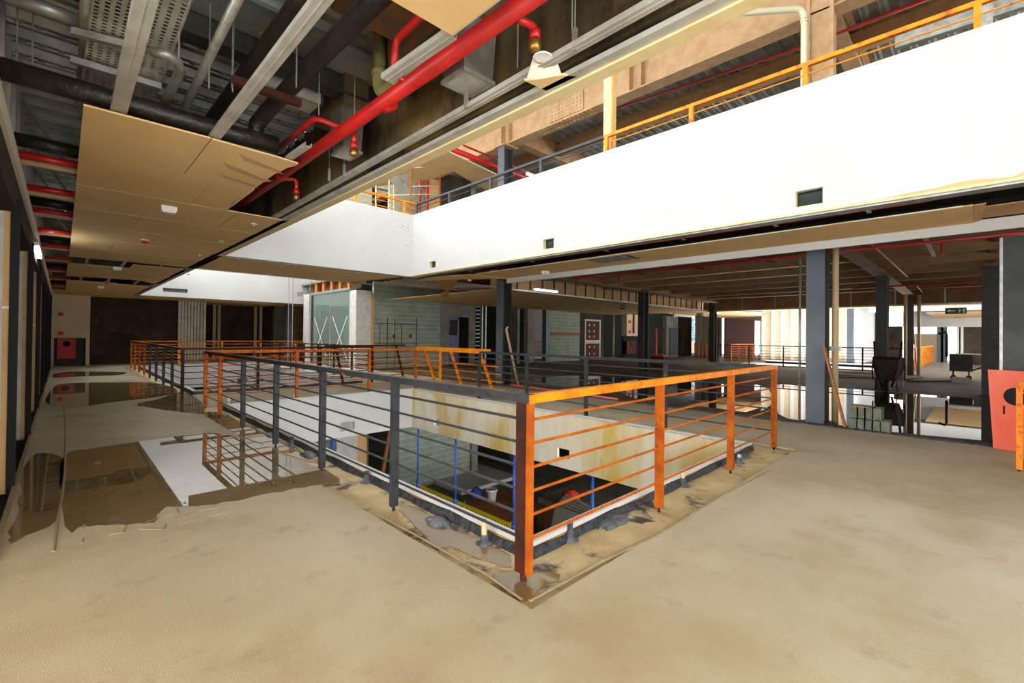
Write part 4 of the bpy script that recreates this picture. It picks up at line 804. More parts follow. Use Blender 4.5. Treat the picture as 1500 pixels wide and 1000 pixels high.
d = snode('door_1', 'open blue door in the cement wall'); build('leaf', MB().box(dx0, dx1, Y0 + .0, Y0 + .05, 0, dz), 'bluedoor', d); build('window_pane', MB().box(dx0 + .06, dx1 - .12, Y0 - .012, Y0, dz - .9, dz - .16), 'dark', d); build('frame', MB().box(dx0, dx1, Y0 - .02, Y0, dz - .1, dz).box(dx1 - .1, dx1, Y0 - .02, Y0, dz - 1.0, dz), 'bluedoor', d)
# dark shop openings to the right of it
struct('wall_shops_back', MB().box(x2, PY(783, 500, 20.2).x, 20.2, 20.3, -.02, 3.7).box(PY(799, 500, 20.2).x, PY(993, 500, 20.2).x, 20.2, 20.3, -.02, 3.7), 'blackvoid'); struct('wall_shop_side', MB().box(x2 - .02, x2 + .05, Y0, 20.2, -.02, 3.1), 'dark')  # black backing paints the shade deep inside the shops
lt = thing('ladder_rack', 'steel stud ladder frame in the dark shop opening', 'frame', (x2 + .3, Y0, 0)); xa, xz = PY(695.5, 500, Y0).x, PY(703, 500, Y0).x
for k in range(15): build('rung', MB().box(xa, xz, Y0 - .02, Y0, .1 + k * .2, .14 + k * .2), 'galv', lt)
for x in (xa, xz): build('rail', MB().box(x - .02, x + .02, Y0 - .03, Y0 + .03, -.02, 3.1), 'steeldark', lt)
for u in (706, 711): x = PY(u, 500, Y0).x; single('steel_stud', MB().box(x - .04, x + .04, Y0 - .03, Y0 + .03, -.02, 3.1), 'galv', 'bright steel stud standing in the dark shop opening', 'stud', 'shop studs')
Y1 = 17.0
def sx(u, y=Y1): return PY(u, 500, y).x
for u0, u1, m in ((750, 756, 'darkwall'), (758, 761, 'conc'), (773, 783, 'conc')): struct('wall_shop_pier', MB().box(sx(u0), sx(u1), Y1, Y1 + .3, -.02, 3.2), m)
struct('wall_shop_gap', MB().box(sx(783, 24) - .6, sx(799, 24) + .8, 24.0, 24.1, -.02, 3.7), 'batten'); railing((sx(783, 21), 21), (sx(799, 21), 21), [0, 1.2], 'rust red railing glimpsed through the bright gap between shops', 'railorange')
single('steel_column', MB().box(sx(798), sx(803), Y1 - .1, Y1 + .2, -.02, 3.2), 'steelgrey', 'grey steel post at the end of the second block wall', 'column')
blockwall('wall_blockwork.001', Y1, sx(803), sx(849), -.02, 2.98, 'second grey block wall with a timber strip', parts=True)
single('timber_strip', MB().box(sx(806), sx(849), Y1 - .03, Y1, PY(825, 491, Y1).z, PY(825, 487, Y1).z), 'plank', 'brown timber strip nailed across the second block wall', 'plank')
struct('wall_shop_return', MB().box(sx(849), sx(884), Y1, Y1 + .1, -.02, 3.1), 'darkwall')
d = snode('door_2', 'boarded maroon door with a pale frame'); za = PY(866, 470, Y1).z; build('frame', MB().box(sx(856), sx(857.5), Y1 - .04, Y1, -.02, za).box(sx(877.5), sx(879), Y1 - .04, Y1, -.02, za).box(sx(856), sx(879), Y1 - .04, Y1, za, za + .1), 'mortar', d); build('leaf', MB().box(sx(857.5), sx(877.5), Y1 - .02, Y1, -.02, za), 'maroon', d); build('filler_band', MB().box(sx(857.5), sx(877.5), Y1 - .025, Y1 - .02, PY(866, 503, Y1).z, PY(866, 498, Y1).z), 'mortar', d)
ks = MB()
for u in (863, 870):
    for v in (476, 485, 493, 508, 518): q_ = PY(u, v, Y1); ks.box(q_.x - .05, q_.x + .05, Y1 - .03, Y1 - .02, q_.z - .06, q_.z + .06)
build('filler_spots', ks, 'mortar', d)
single('standpipe', MB().tube([(sx(898), Y1, 0), (sx(898), Y1, 3.0)], .09, 10), 'olive', 'olive pipe standing in the dark shop opening', 'pipe', None, True)
c = snode('wall_hydrant_pier', 'cream pier with two red call points among the dark shops'); u0, u1 = sx(918, Y1 - .4), sx(934, Y1 - .4); z0, z1 = PY(925, 492, Y1).z, PY(925, 461, Y1).z
build('panel', MB().box(u0, u1, Y1 - .4, Y1, z0, z1), 'panelbeige', c); build('niche', MB().box(u0, u1, Y1 - .1, Y1, -.02, z0), 'blackvoid', c)
t = thing('fire_cabinet', 'dark red fire cabinet under the cream pier', 'cabinet', (u0, Y1 - .4, 0)); build('door', MB().box(u0, sx(931, Y1 - .4), Y1 - .42, Y1 - .38, -.02 + .3, PY(925, 499, Y1).z), 'maroon', t); build('round_hole', MB().cyl((u0 + .55, Y1 - .425, .95), (u0 + .55, Y1 - .42, .95), .14, 16), 'blackvoid', t)
for v in (471, 486): q_ = PY(922, v, Y1 - .4); single('call_point', MB().box(q_.x - .12, q_.x + .12, Y1 - .44, Y1 - .37, q_.z - .1, q_.z + .1), 'reddoor', 'red call point on the cream pier between the dark shops', 'alarm', 'call points')
single('sprinkler_main', MB().tube([(sx(927, Y1 - .4), Y1 - .47, 3.1), (sx(927, Y1 - .4), Y1 - .47, 1.7)], .06, 10), 'red', 'red riser pipe down the cream pier', 'pipe', None, True)
struct('wall_shop_pier.010', MB().box(sx(935), sx(940), Y1 - .2, Y1, -.02, 3.1), 'conc')
# beyond the dark column: pillar with grey locker, poster
Y2 = 16.0
def s2(u): return PY(u, 500, Y2).x
struct('wall_shop_pier.011', wall_with_holes_y(Y2, Y2 + .3, s2(976), s2(993), -.02, 3.0, []), 'conc', 'concrete pier with a grey locker door')
single('locker', MB().box(s2(980), s2(990), Y2 - .1, Y2 - .005, .1, PY(985, 480, Y2).z), 'steelgrey', 'grey metal locker on the concrete pier', 'locker')
struct('wall_shop_pier.012', MB().box(s2(1005), s2(1020), Y2 + .4, Y2 + .8, -.02, 3.1), 'darkwall')
pz0, pz1 = PY(999, 499, 19).z, PY(999, 463, 19).z; xx0, xx1 = PY(993, 480, 19).x, PY(1024, 480, 19).x
struct('wall_poster_back', MB().box(xx0 - .5, xx1 + .5, 19.125, 19.22, -.02, 3.6), 'panelbeige')
t = thing('poster', 'teal poster with pale and yellow blotches behind the pillars', 'poster', (xx0, 19.1, 1)); build('sheet', MB().box(xx0, xx1, 19.1, 19.12, pz0, pz1), 'teal', t)
build('footer_band', MB().box(xx0, xx1, 19.08, 19.1, pz0, pz0 + (pz1 - pz0) * .15), K['green'] if False else mat('teal_plain', S(24, 116, 130), .6), t); build('yellow_mark', MB().box(xx0 + .8, xx0 + 1.15, 19.085, 19.1, pz0 + 1.0, pz0 + 1.3), 'yellow', t)
# beige clad walls beyond the far void
def clad(x, ya, yb, z1, label, n, name='wall_far_right'):
    c = snode(name, label); build('cladding', MB().box(x, x + .1, ya, yb, -.9, z1), 'panelbeige', c)
    for k in range(n + 1): y = ya + (yb - ya) * k / n; build('batten', MB().box(x - .06, x, y - .09, y + .09, 0, z1), 'batten', c)
    build('joint_board', MB().box(x - .012, x, ya, yb, 1.2, 1.25), 'tan', c)
clad(33.0, PX(1240, 500, 33).y, PX(1118, 500, 33).y, 4.6, 'beige clad wall with white battens across the far void', 8)
clad(38.0, PX(1056, 500, 38).y, PX(1020, 500, 38).y, 4.6, 'beige clad wall beyond the dark pillar', 5, 'wall_far_left')
mx0, mx1 = PY(1070, 500, 13).x, PY(1106, 500, 13).x; struct('wall_maroon', MB().box(mx0 - 1, mx1, 13, 13.1, -.02, 3.4), 'maroon', 'maroon painted wall beyond the dark column'); struct('ceiling.011', MB().box(27, 46, 9.7, 13.2, ZC, ZC + .05), 'board')
struct('wall_maroon_end', MB().box(46, 46.2, 9, 14, -.02, 3.4), 'panelbeige')
t = thing('steel_column', 'blue grey steel post at the end of the beige cladding', 'column', (32.9, PX(1245, 500, 32.9).y, 0)); build('shaft', MB().box(32.8, 33.2, PX(1250, 500, 32.9).y, PX(1241, 500, 32.9).y, -.02, 3.7), 'steelgrey', t); build('base_plate', MB().box(32.7, 33.3, PX(1251, 500, 32.9).y, PX(1240, 500, 32.9).y, -.02, .02), 'steeldark', t)
yw = PX(1251, 500, 33).y; struct('wall_white_sheet', MB().box(33.2, 40.5, yw - .05, yw, -.02, 4.2), 'batten', 'white corrugated hoarding running back from the cladding'); single('steel_column', MB().box(40.4, 40.8, yw - .4, yw + .1, -.02, 4), 'steelgrey', 'grey post at the end of the white hoarding', 'column')
c = snode('wall_far_end', 'far end of the right corridor'); x = 42.0
build('spandrel', MB().box(33, 33.2, -6, PX(1272, 500, 33).y, 3.0, 4.6), 'white', c); build('spandrel', MB().box(41, 41.2, -6, 3.5, 2.3, 4.6), 'white', c)
build('end_wall', MB().box(x, x + .1, PX(1440, 500, x).y - 4, PX(1406, 500, x).y, -.02, 3.2), 'darkwall', c); build('end_wall', MB().box(x, x + .1, PX(1322, 500, x).y, PX(1274, 500, x).y, -.02, 2.4), 'darkwall', c)
for u in (1276, 1281, 1285, 1404, 1408): y = PX(u, 500, x - .1).y; build('stud', MB().box(x - .1, x, y - .1, y + .1, -.02, 2.6), 'batten', c)
for u in (1377, 1383): y = PX(u, 500, x - .3).y; build('post', MB().box(x - .3, x - .1, y - .16, y + .16, -.02, 3.2), 'steelgrey', c)
build('low_wall', MB().box(x + 2, x + 2.1, PX(1376, 500, x + 2).y, PX(1340, 500, x + 2).y, -.02, 1.9), 'panelbeige', c)
c = snode('ceiling.012', 'tan board ceiling of the far right corridor'); 
for k in range(4): build('plasterboard', MB().box(33.2 + k * 2.2, 35.38 + k * 2.2, -2.0, 1.9, ZC - .02, ZC), 'board', c)
device((1400, 464), 'red', 'red fire sounder on the far right corridor ceiling', 'far ceiling devices')
# ---- glass shopfront beside the second void
gx = PY(521, 500, 17.8).x
struct('wall_shopfront_column', MB().box(gx, PY(543, 500, 17.8).x, 17.8, 18.4, -.02, 3.25), 'concw', 'white rendered column at the glass shopfront'); struct('wall_shopfront_return', MB().box(PY(543, 500, 17.8).x, PY(547.5, 500, 17.8).x, 17.8, 18.4, -.02, 3.1), 'tan')
ye = PX(455, 500, gx).y; ye2 = PX(444, 500, gx - .1).y
struct('wall_shopfront_column.001', MB().box(gx - .1, gx + .4, ye, ye2, -.02, 3.35), 'concw', 'rough white column at the far end of the glass shopfront')
w1 = snode('window_1', 'green tinted shopfront glass marked with white tape crosses'); zg = PX(490, 428, gx).z
zg = 3.28
n = 2
for k in range(n):
    a = 18.4 + (ye - 18.4) * k / n; b = 18.4 + (ye - 18.4) * (k + 1) / n; pn = build('pane', MB().box(gx + .05, gx + .062, a + .015, b - .015, .02, zg), 'glass', w1)
    for s in (0, 1): build('tape', MB().bar((gx + .045, a + .3, 2.2 if s else .35), (gx + .045, b - .3, .35 if s else 2.2), .004, .05), 'whiteplastic', pn)
build('head_frame', MB().box(gx, gx + .12, 18.4, ye, zg, zg + .12), 'galv', w1); build('end_frame', MB().box(gx, gx + .12, ye - .12, ye, 0, zg), 'steeldark', w1)
for u in (464, 475, 487, 499, 512):
    y = PX(u, 420, gx + .1).y; single('orange_stud', MB().box(gx + .05, gx + .15, y - .1, y + .1, zg + .12, 4.2), 'orangepaint', 'bright orange steel stud above the shopfront glass', 'stud', 'orange studs over the shopfront')
struct('wall_shopfront_inner', MB().box(gx + 2.5, gx + 2.6, 18, 29, -.02, 4).box(gx + .1, gx + 6, 28.6, 28.7, -.02, 4), 'block'); struct('wall_shopfront_header', MB().box(gx + .5, gx + .55, 18.4, ye, 3.4, 4.3), 'brownbeam')
for (u, v2) in ((422, 520), (428, 520), (483, 500), (453, 500)): p = PZ(u, 409, ZC); y = p.y + .2; x = PY(u, 500, 13.0).x; single('hanging_cord', MB().cyl((x, 13.0, .1), (x, 13.0, 5.5), .008, 6), 'whiteplastic', 'thin white cord hanging through the second void', 'cord', 'hanging cords')
# far end: shutters / studs
for k in range(9): x = PY(262 + k * 4.6, 500, 26.6).x; single('shutter_stud', MB().box(x - .05, x + .05, 26.5, 26.6, 0, 2.95), 'galvw', ORD[k] + ' pale steel stud of the far partition, counted from the dark wall', 'stud', 'far partition studs')
for u in (313, 320, 373, 381): x = PY(u, 500, 28.8).x; single('shutter_stud', MB().box(x - .07, x + .07, 28.7, 28.8, 0, 3.1), 'beige', 'lone beige stud in the dark far shop', 'stud', 'dark shop studs')
for k in range(5): x = PY(427 + k * 4, 500, 26.6).x; single('shutter_stud', MB().box(x - .06, x + .06, 26.5, 26.6, 0, 2.95), 'brownbeam', ORD[k] + ' brown stud of the partition behind the white column', 'stud', 'brown partition studs')
struct('ceiling.013', MB().box(-.3, 12, 23.85, 29.2, ZC + .02, ZC + .06), 'board')
single('steel_column', MB().box(PY(420, 500, 25).x, PY(427, 500, 25).x, 25, 25.4, 0, 3), 'steelgrey', 'grey steel post at the far end of the second void', 'column')
t = thing('fire_cabinet', 'open red fire hose cabinet door at the end of the gallery', 'cabinet', (bx + .3, 26.2, 0)); a, b = PY(84, 500, 26.15).x, PY(111, 500, 26.15).x; z0, z1 = PY(97, 525, 26.15).z, PY(97, 495.5, 26.15).z
build('door', MB().box(a, b, 26.12, 26.16, z0, z1), 'reddoor', t); build('round_hole', MB().cyl(((a + b) / 2, 26.115, z0 + (z1 - z0) * .73), ((a + b) / 2, 26.12, z0 + (z1 - z0) * .73), .12, 18), 'blackvoid', t)
for v in (460, 488): q_ = PY(89, v, 26.2); single('call_point', MB().box(q_.x - .08, q_.x + .08, 26.15, 26.2, q_.z - .07, q_.z + .07), 'reddoor', 'red call point on the cream pier above the fire cabinet', 'alarm', 'gallery end call points')
# ================================================================== storey below
zL = -3.9
for i, y in enumerate((9.75, 8.23, 6.36, 4.5, 2.6)):
    t = thing('steel_prop', ORD[i] + ' slim blue prop under the hall side spandrel, counted from the bridge', 'prop', (6.36, y, zL), 'blue props'); build('inner_tube', MB().cyl((6.36, y, -2.4), (6.36, y, -.9), .025, 10), 'blueprop', t, sm=True); build('outer_tube', MB().cyl((6.36, y, zL), (6.36, y, -2.3), .032, 10), 'blueprop', t, sm=True); build('collar', MB().cyl((6.36, y, -2.36), (6.36, y, -2.26), .045, 10), 'blueprop', t, sm=True); build('head_plate', MB().box(6.29, 6.43, y - .07, y + .07, -.9, -.893), 'blueprop', t); build('foot_plate', MB().box(6.29, 6.43, y - .07, y + .07, zL, zL + .008), 'blueprop', t)
t = thing('steel_prop', 'slim blue steel prop under the bridge spandrel', 'prop', (3.4, 10.02, zL)); build('tube', MB().cyl((3.4, 10.02, zL), (3.4, 10.02, -.9), .03, 10), 'blueprop', t, sm=True); build('head_plate', MB().box(3.33, 3.47, 9.95, 10.09, -.9, -.893), 'blueprop', t)
t = thing('steel_prop', 'blue steel prop near the storey below shop glass', 'prop', (4.3, 10.02, zL)); build('tube', MB().cyl((4.3, 10.02, zL), (4.3, 10.02, -.9), .03, 10), 'blueprop', t, sm=True); build('head_plate', MB().box(4.23, 4.37, 9.95, 10.09, -.9, -.893), 'blueprop', t)
fa = PZ(610, 706, -2.85); fb = PZ(770, 777, -2.85); x = (fa.x + fb.x) / 2
t = thing('safety_fence', 'yellow plastic mesh safety fence in the storey below', 'fence', (x, fa.y, zL))
build('top_band', MB().box(x - .01, x + .01, fb.y, fa.y, -2.93, -2.85), 'yellow', t)
mesh = MB(); k = 0; y = fb.y
while y < fa.y: mesh.box(x - .006, x + .006, y, y + .022, zL + .05, -2.93); y += .075
for z in (-3.1, -3.35, -3.6, -3.8): mesh.box(x - .005, x + .005, fb.y, fa.y, z, z + .012)
o = build('mesh', mesh, 'yellow', t); o['kind'] = 'stuff'
for y in (fa.y, (fa.y + fb.y) / 2, fb.y): build('post', MB().cyl((x + .03, y, zL), (x + .03, y, -2.8), .02, 8), 'blueprop', t)
# bucket on a table, bag, platform, boards
bp = PZ(720, 733, -3.0)
t = thing('table', 'rough plywood table in the storey below', 'table', (bp.x + .2, bp.y - .4, zL)); build('top', MB().box(bp.x - .6, bp.x + .9, bp.y - 1.3, bp.y + .5, -3.06, -3.02), 'plank', t)
for dx, dy in ((-.5, -1.2), (.8, -1.2), (-.5, .4), (.8, .4)): build('leg', MB().box(bp.x + dx - .04, bp.x + dx + .04, bp.y + dy - .04, bp.y + dy + .04, zL, -3.06), 'plank', t)
t = thing('bucket', 'dirty white plastic bucket standing on the plywood table', 'bucket', (bp.x, bp.y, -3.02)); build('body', MB().lathe((bp.x, bp.y, -3.02), [(.11, 0), (.145, .3), (.155, .3), (.155, .33), (.14, .33), (.13, .28), (.1, .03)], 18), 'whiteplastic', t, sm=True); build('rim', MB().lathe((bp.x, bp.y, -2.74), [(.15, 0), (.162, .01), (.162, .03), (.15, .04)], 18), 'concw', t, sm=True)
p = PZ(698, 728, -3.0); t = thing('bag', 'crumpled blue bag on the plywood table', 'bag', (p.x, p.y, -3.02)); build('body', MB().lathe((p.x, p.y, -3.02), [(.1, 0), (.2, .06), (.19, .16), (.1, .26), (.03, .3)], 10), 'bluebag', t, sm=True); build('bottle', MB().lathe((p.x + .3, p.y - .25, -3.02), [(.04, 0), (.045, .2), (.02, .26), (.02, .3)], 10), 'reddoor', t, sm=True)
p = PZ(668, 700, zL); struct('trim_10', MB().box(p.x - 1.0, p.x + 1.6, p.y - 1.6, p.y + 1.2, zL, zL + .12), 'concw', 'pale concrete plinth in the storey below')
# leaning board stack
q0 = PZ(785, 790, -3.2); X0, Y0_ = 8.2, 7.2
for k in range(5):
    xo = X0 + k * .09; L = 1.5 - .12 * (k % 2)
    single('wall_board', MB().hull([(xo, Y0_ - L, zL), (xo + .03, Y0_ - L, zL), (xo + .03, Y0_, zL), (xo, Y0_, zL)], [(xo + .45, Y0_ - L, zL + 1.2), (xo + .48, Y0_ - L, zL + 1.2), (xo + .48, Y0_, zL + 1.2 + .05 * k), (xo + .45, Y0_, zL + 1.2 + .05 * k)]), 'conc', 'large grey board leaning in a stack in the storey below', 'board', 'leaning grey boards')
struct('trim_11', MB().box(9.1, 10.6, 5.6, 8.2, zL, zL + 1.05), 'conc', 'pallet of cement bags behind the leaning boards')
t = thing('sack', 'red mesh sack lying on the boards in the storey below', 'sack', (9.35, 7.3, zL + 1.05)); build('body', MB().lathe((9.35, 7.3, zL + 1.05), [(.18, 0), (.26, .1), (.22, .25), (.08, .34)], 10), 'redcloth', t, sm=True)
blockwall('wall_blockwork.002', 13.6, 8.1, 11.2, zL, -.9, 'block wall in the storey below')
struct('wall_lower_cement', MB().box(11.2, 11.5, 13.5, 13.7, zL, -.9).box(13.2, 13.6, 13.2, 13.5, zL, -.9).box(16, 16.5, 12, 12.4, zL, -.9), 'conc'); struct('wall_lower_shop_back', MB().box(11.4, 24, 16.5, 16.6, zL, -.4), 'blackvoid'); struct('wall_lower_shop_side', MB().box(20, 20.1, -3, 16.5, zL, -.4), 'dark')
struct('wall_lower_column', MB().box(5.8, 6.45, 13.2, 13.6, zL, -.9), 'concw', 'white rendered column in the storey below'); struct('wall_lower_column.001', MB().box(6.45, 6.75, 13.2, 13.6, zL, -.9), 'tan')
w2 = snode('window_2', 'green tinted glass of the storey below'); build('pane', MB().box(2.6, 5.8, 13.5, 13.51, zL, -.9), 'glass', w2)
for s in (0, 1): build('tape', MB().bar((4.0, 13.49, -3.2 if s else -1.4), (5.4, 13.49, -1.4 if s else -3.2), .004, .05, (0, 1, 0)), 'whiteplastic', w2)
struct('wall_lower_glass_back', MB().box(2.0, 8, 15.5, 15.6, zL, -.4), 'conc')
single('plank', MB().bar((7.2, 13.3, zL), (7.7, 13.4, -1.4), .06, .12), 'plank', 'reddish plank leaning in the storey below', 'plank')

# ================================================================== upper gallery
t = thing('roof_girder', 'heavy brown fireproofed roof girder with a bolted splice', 'beam', (9.38, 4, 7.05)); xg = 9.38
build('beam', MB().ibeam((xg, -2.6, 7.88), (xg, 18, 7.88), .83, .36, .03, .02), 'brownfire', t)
for y in (9.9, 9.6, 5.6, 5.3): build('stiffener', MB().box(xg - .17, xg + .17, y, y + .015, 7.08, 7.85), 'brownfire', t)
sp = build('splice_plate', MB().box(xg - .045, xg - .02, 7.0, 8.1, 7.2, 7.75), 'brownfire', t); b = MB()
for i in range(9):
    for j in range(5): b.cyl((xg - .065, 7.08 + i * .118, 7.26 + j * .1), (xg - .045, 7.08 + i * .118, 7.26 + j * .1), .014, 6)
for i in range(14):
    for j in range(4): b.cyl((xg - .15 + j * .045 + (.12 if j > 1 else 0), 6.7 + i * .13, 7.03), (xg - .15 + j * .045 + (.12 if j > 1 else 0), 6.7 + i * .13, 7.05), .02, 6)
o = build('bolts', b, 'brownfire', sp); o['kind'] = 'stuff'
build('column_cap', MB().box(9.1, 9.65, yc1 - .25, yc1 + .25, 7.02, 7.05), 'brownfire', t)
# sealing lumps along the top flange where the deck ribs pass
lp = MB(); y = -3.
while y < 9: lp.hull([(xg - .24, y, 7.86), (xg - .12, y, 7.86), (xg - .12, y + .13, 7.86), (xg - .24, y + .13, 7.86)], [(xg - .2, y + .02, 7.93), (xg - .13, y + .02, 7.93), (xg - .13, y + .11, 7.93), (xg - .2, y + .11, 7.93)]); y += .3
build('fire_stopping', lp, 'brownfire', t)['kind'] = 'stuff'
yb_ = (PX(1185, 60, 9.2).y + PX(1218, 60, 9.2).y) / 2
t = thing('steel_column', 'brown fireproofed column on the upper gallery beside the drain pipe', 'column', (9.38, yb_, ZU)); build('shaft', MB().box(9.2, 9.55, yb_ - .17, yb_ + .17, ZU, 7.9), 'brownfire', t); build('edge', MB().box(9.16, 9.2, yb_ - .2, yb_ - .14, ZU, 7.9).box(9.16, 9.2, yb_ + .14, yb_ + .2, ZU, 7.9), 'brownfire', t)
for kk, (x, zz, h) in enumerate(((11.8, 7.9, .4), (14.5, 7.9, .45), (17.3, 7.9, .5), (20, 7.9, .5))):
    t = thing('roof_girder', ORD[kk] + ' brown roof beam behind the bolted girder', 'beam', (x, 4, zz - h), 'rear roof beams'); build('beam', MB().ibeam((x, -6, zz), (x, 18, zz), h, .3), 'brownfire', t); lp = MB(); y = -4.
    while y < 10: lp.hull([(x - .22, y, zz - .04), (x - .1, y, zz - .04), (x - .1, y + .13, zz - .04), (x - .22, y + .13, zz - .04)], [(x - .18, y + .02, zz + .03), (x - .11, y + .02, zz + .03), (x - .11, y + .11, zz + .03), (x - .18, y + .11, zz + .03)]); y += .3
    build('fire_stopping', lp, 'brownfire', t)['kind'] = 'stuff'
for y in (yb_, yc1): t = single('roof_girder', MB().ibeam((9.5, y, 7.9), (24, y, 7.9), .6, .3), 'brownfire', 'brown roof girder leading away from the ' + ('brown' if y == yb_ else 'grey') + ' upper column', 'beam', 'cross roof girders')
# red pipes of the upper ceiling
xr = 10.4
single('sprinkler_main', MB().tube([PX(690, 229, xr), PX(1180, 67, xr), PX(1420, -25, xr)], .028, 10), 'red', 'thin red sprinkler pipe below the ribbed roof deck', 'pipe', None, True)
single('sprinkler_main', MB().tube([PZ(640, 190, 6.85), PZ(682, 214, 6.85), PZ(768, 250, 6.85), PZ(830, 278, 6.85)], .03, 10), 'red', 'thin red sprinkler pipe crossing before the grey upper column', 'pipe', None, True)
single('sprinkler_main', MB().tube([PZ(645, 212, 6.72), PZ(735, 247, 6.72), PZ(800, 272, 6.72)], .08, 12), 'red', 'thick red pipe beside the tan upper ceiling board', 'pipe', None, True)
poly = [PZ(u, v, 6.6) for u, v in ((560, 262), (656, 222), (728, 257), (770, 280), (770, 305), (663, 251), (636, 261), (600, 255))]
poly = [PZ(u, v, 6.6) for u, v in ((540, 275), (656, 222), (735, 260), (735, 292), (663, 250), (634, 262))]
c = snode('ceiling.014', 'tan plasterboard ceiling of the upper gallery'); build('plasterboard', MB().prism([(v.x, v.y) for v in poly], 6.6, 6.62), 'board', c); build('edge_profile', MB().bar(poly[1] + Vector((0, 0, .02)), poly[2] + Vector((0, 0, .02)), .02, .03), 'whiteplastic', c)
struct('wall_upper_back', wall_with_holes_y(15.0, 15.2, 2.2, 12.5, ZU, 8, [(PY(545, 290, 15).x, PY(572, 290, 15).x, ZU, PY(555, 275, 15).z)]), 'block', 'grey block wall at the back of the upper bridge'); struct('wall_upper_dark', MB().box(3, 20, 17.9, 18, ZU, 8), 'dark')
a = PY(648, 270, 13.5).x; struct('wall_upper_grey', MB().box(a, PY(690, 280, 13.5).x, 13.5, 13.6, ZU, PY(650, 253, 13.5).z), 'darkwall'); struct('wall_upper_tan', MB().box(PY(628, 280, 13.6).x, a, 13.6, 13.7, ZU, 7), 'tan')
for u in (615, 626): x_ = PY(u, 280, 13.4).x; single('standpipe', MB().tube([(x_, 13.4, ZU), (x_, 13.4, 7)], .05, 10), 'red', 'red riser pipe at the back of the upper bridge', 'pipe', 'upper risers', True)
# scaffold
ys_ = 12.0
t = thing('scaffold', 'rusty orange tube scaffold frame standing on the upper bridge', 'scaffold', (PY(620, 280, ys_).x, ys_, ZU))
def S_(u, v): return PY(u, v, ys_)
for u, vt in ((602, 246), (645, 233)): p = S_(u, vt); p.z = min(p.z, 6.55); build('standard', MB().cyl((p.x, p.y, ZU + .005), p, .025, 8), 'railorange', t, sm=True)
for (u, v, u2, v2) in ((602, 246, 645, 244), (570, 286, 645, 284), (604, 273, 645, 272)): build('ledger', MB().cyl(S_(u, v), S_(u2, v2), .02, 8), 'beige', t, sm=True)
for u, vt in ((561, 264), (588, 272), (581, 266)): p = S_(u, vt) + Vector((.1, .6, .3)); p.z = min(p.z, 6.5); build('standard', MB().cyl((p.x, p.y, ZU + .005), p, .025, 8), 'beige', t, sm=True)
for a4 in (((576, 256), (590, 248), (604, 273), (592, 273)), ((592, 250), (606, 248), (626, 270), (608, 274))):
    v4 = [S_(*q) + Vector((0, .25, -.1)) for q in a4]; build('platform', MB().hull(v4, [v + Vector((.0, .03, .03)) for v in v4]), 'conc', t)
# yellow post, drain, steel pieces at the top right
p = PX(893, 215, 6.95); t = thing('roof_post', 'yellow painted post rising behind the upper railing', 'post', (6.95, p.y, ZU)); build('shaft', MB().box(6.9, 7.0, p.y - .1, p.y + .1, ZU, 7.05), 'board', t); build('edge_stripe', MB().box(6.895, 6.9, p.y - .1, p.y - .06, ZU, 7.2), 'railyellow', t)
v0 = PX(1178, 110, 8.9); v1 = PX(1174, 14, 8.9); v1 = Vector((8.9, v0.y, v1.z)); v2 = PZ(1085, 19, v1.z - .02)
pipe('drain_pipe', [Vector((8.9, v0.y, ZU + .02)), *arc(v1, Vector((8.9, v0.y, ZU)), v2, .18), v2, v2 + (v2 - v1) * .6], .055, 'palepvc', 'pale plastic drain pipe bending beside the brown column', collars=((Vector((8.9, v0.y, v1.z - .22)), (0, 0, 1), .063, 'palepvc'),), n=14)
p = PX(1443, 20, 8.4); single('roof_post', MB().box(8.35, 8.45, p.y - .07, p.y + .07, ZU, 7.5), 'galv', 'galvanised post behind the orange upper railing', 'post')
a, b = PX(1312, 62, 9.2), PX(1425, 25, 9.2); t = single('steel_beam', MB().bar(a, b + (b - a), .1, .22), 'galv', 'galvanised beam piece behind the orange upper railing', 'beam')
p = PZ(790, 262, 6.5); t = thing('tube_light', 'lit tube light on the upper gallery', 'light', tuple(p)); build('housing', MB().box(p.x - .6, p.x + .6, p.y - .05, p.y + .05, 6.53, 6.57), 'whiteplastic', t); build('tube', MB().box(p.x - .58, p.x + .58, p.y - .04, p.y + .04, 6.5, 6.53), 'lamp', t); build('hanger_rod', MB().cyl((p.x, p.y, 6.57), (p.x, p.y, 7.92), .005, 6), 'galv', t)
# ================================================================== puddles and floor details
def puddle(pxs, z, m, label, jit=.02, sub=4):
    P_ = [PZ(u, v, z) for u, v in pxs]; out = []
    n = len(P_)
    for i in range(n):
        a, b, c_, d_ = P_[i - 1], P_[i], P_[(i + 1) % n], P_[(i + 2) % n]
        for k in range(sub):
            s = k / sub; q = .5 * ((2 * b) + (-a + c_) * s + (2 * a - 5 * b + 4 * c_ - d_) * s * s + (-a + 3 * b - 3 * c_ + d_) * s ** 3)
            out.append((q.x + R.uniform(-jit, jit), q.y + R.uniform(-jit, jit)))
    area = sum(out[i][0] * out[(i + 1) % len(out)][1] - out[(i + 1) % len(out)][0] * out[i][1] for i in range(len(out)))
    if area < 0: out = out[::-1]
    return single('puddle', MB().prism(out, z - .003, z + .002), m, label, 'puddle')
puddle([(92, 668), (140, 656), (215, 645), (300, 634), (350, 640), (395, 655), (420, 668), (470, 686), (500, 705), (455, 712), (400, 722), (345, 733), (300, 740), (250, 742), (235, 752), (222, 766), (170, 768), (120, 770), (96, 770)], .001, 'water', 'large shallow puddle on the gallery mirroring the white spandrel')
puddle([(44, 668), (88, 667), (92, 700), (88, 740), (80, 764), (40, 785), (12, 795), (18, 770), (30, 720)], .001, 'water', 'dark puddle in the strip along the shopfronts')
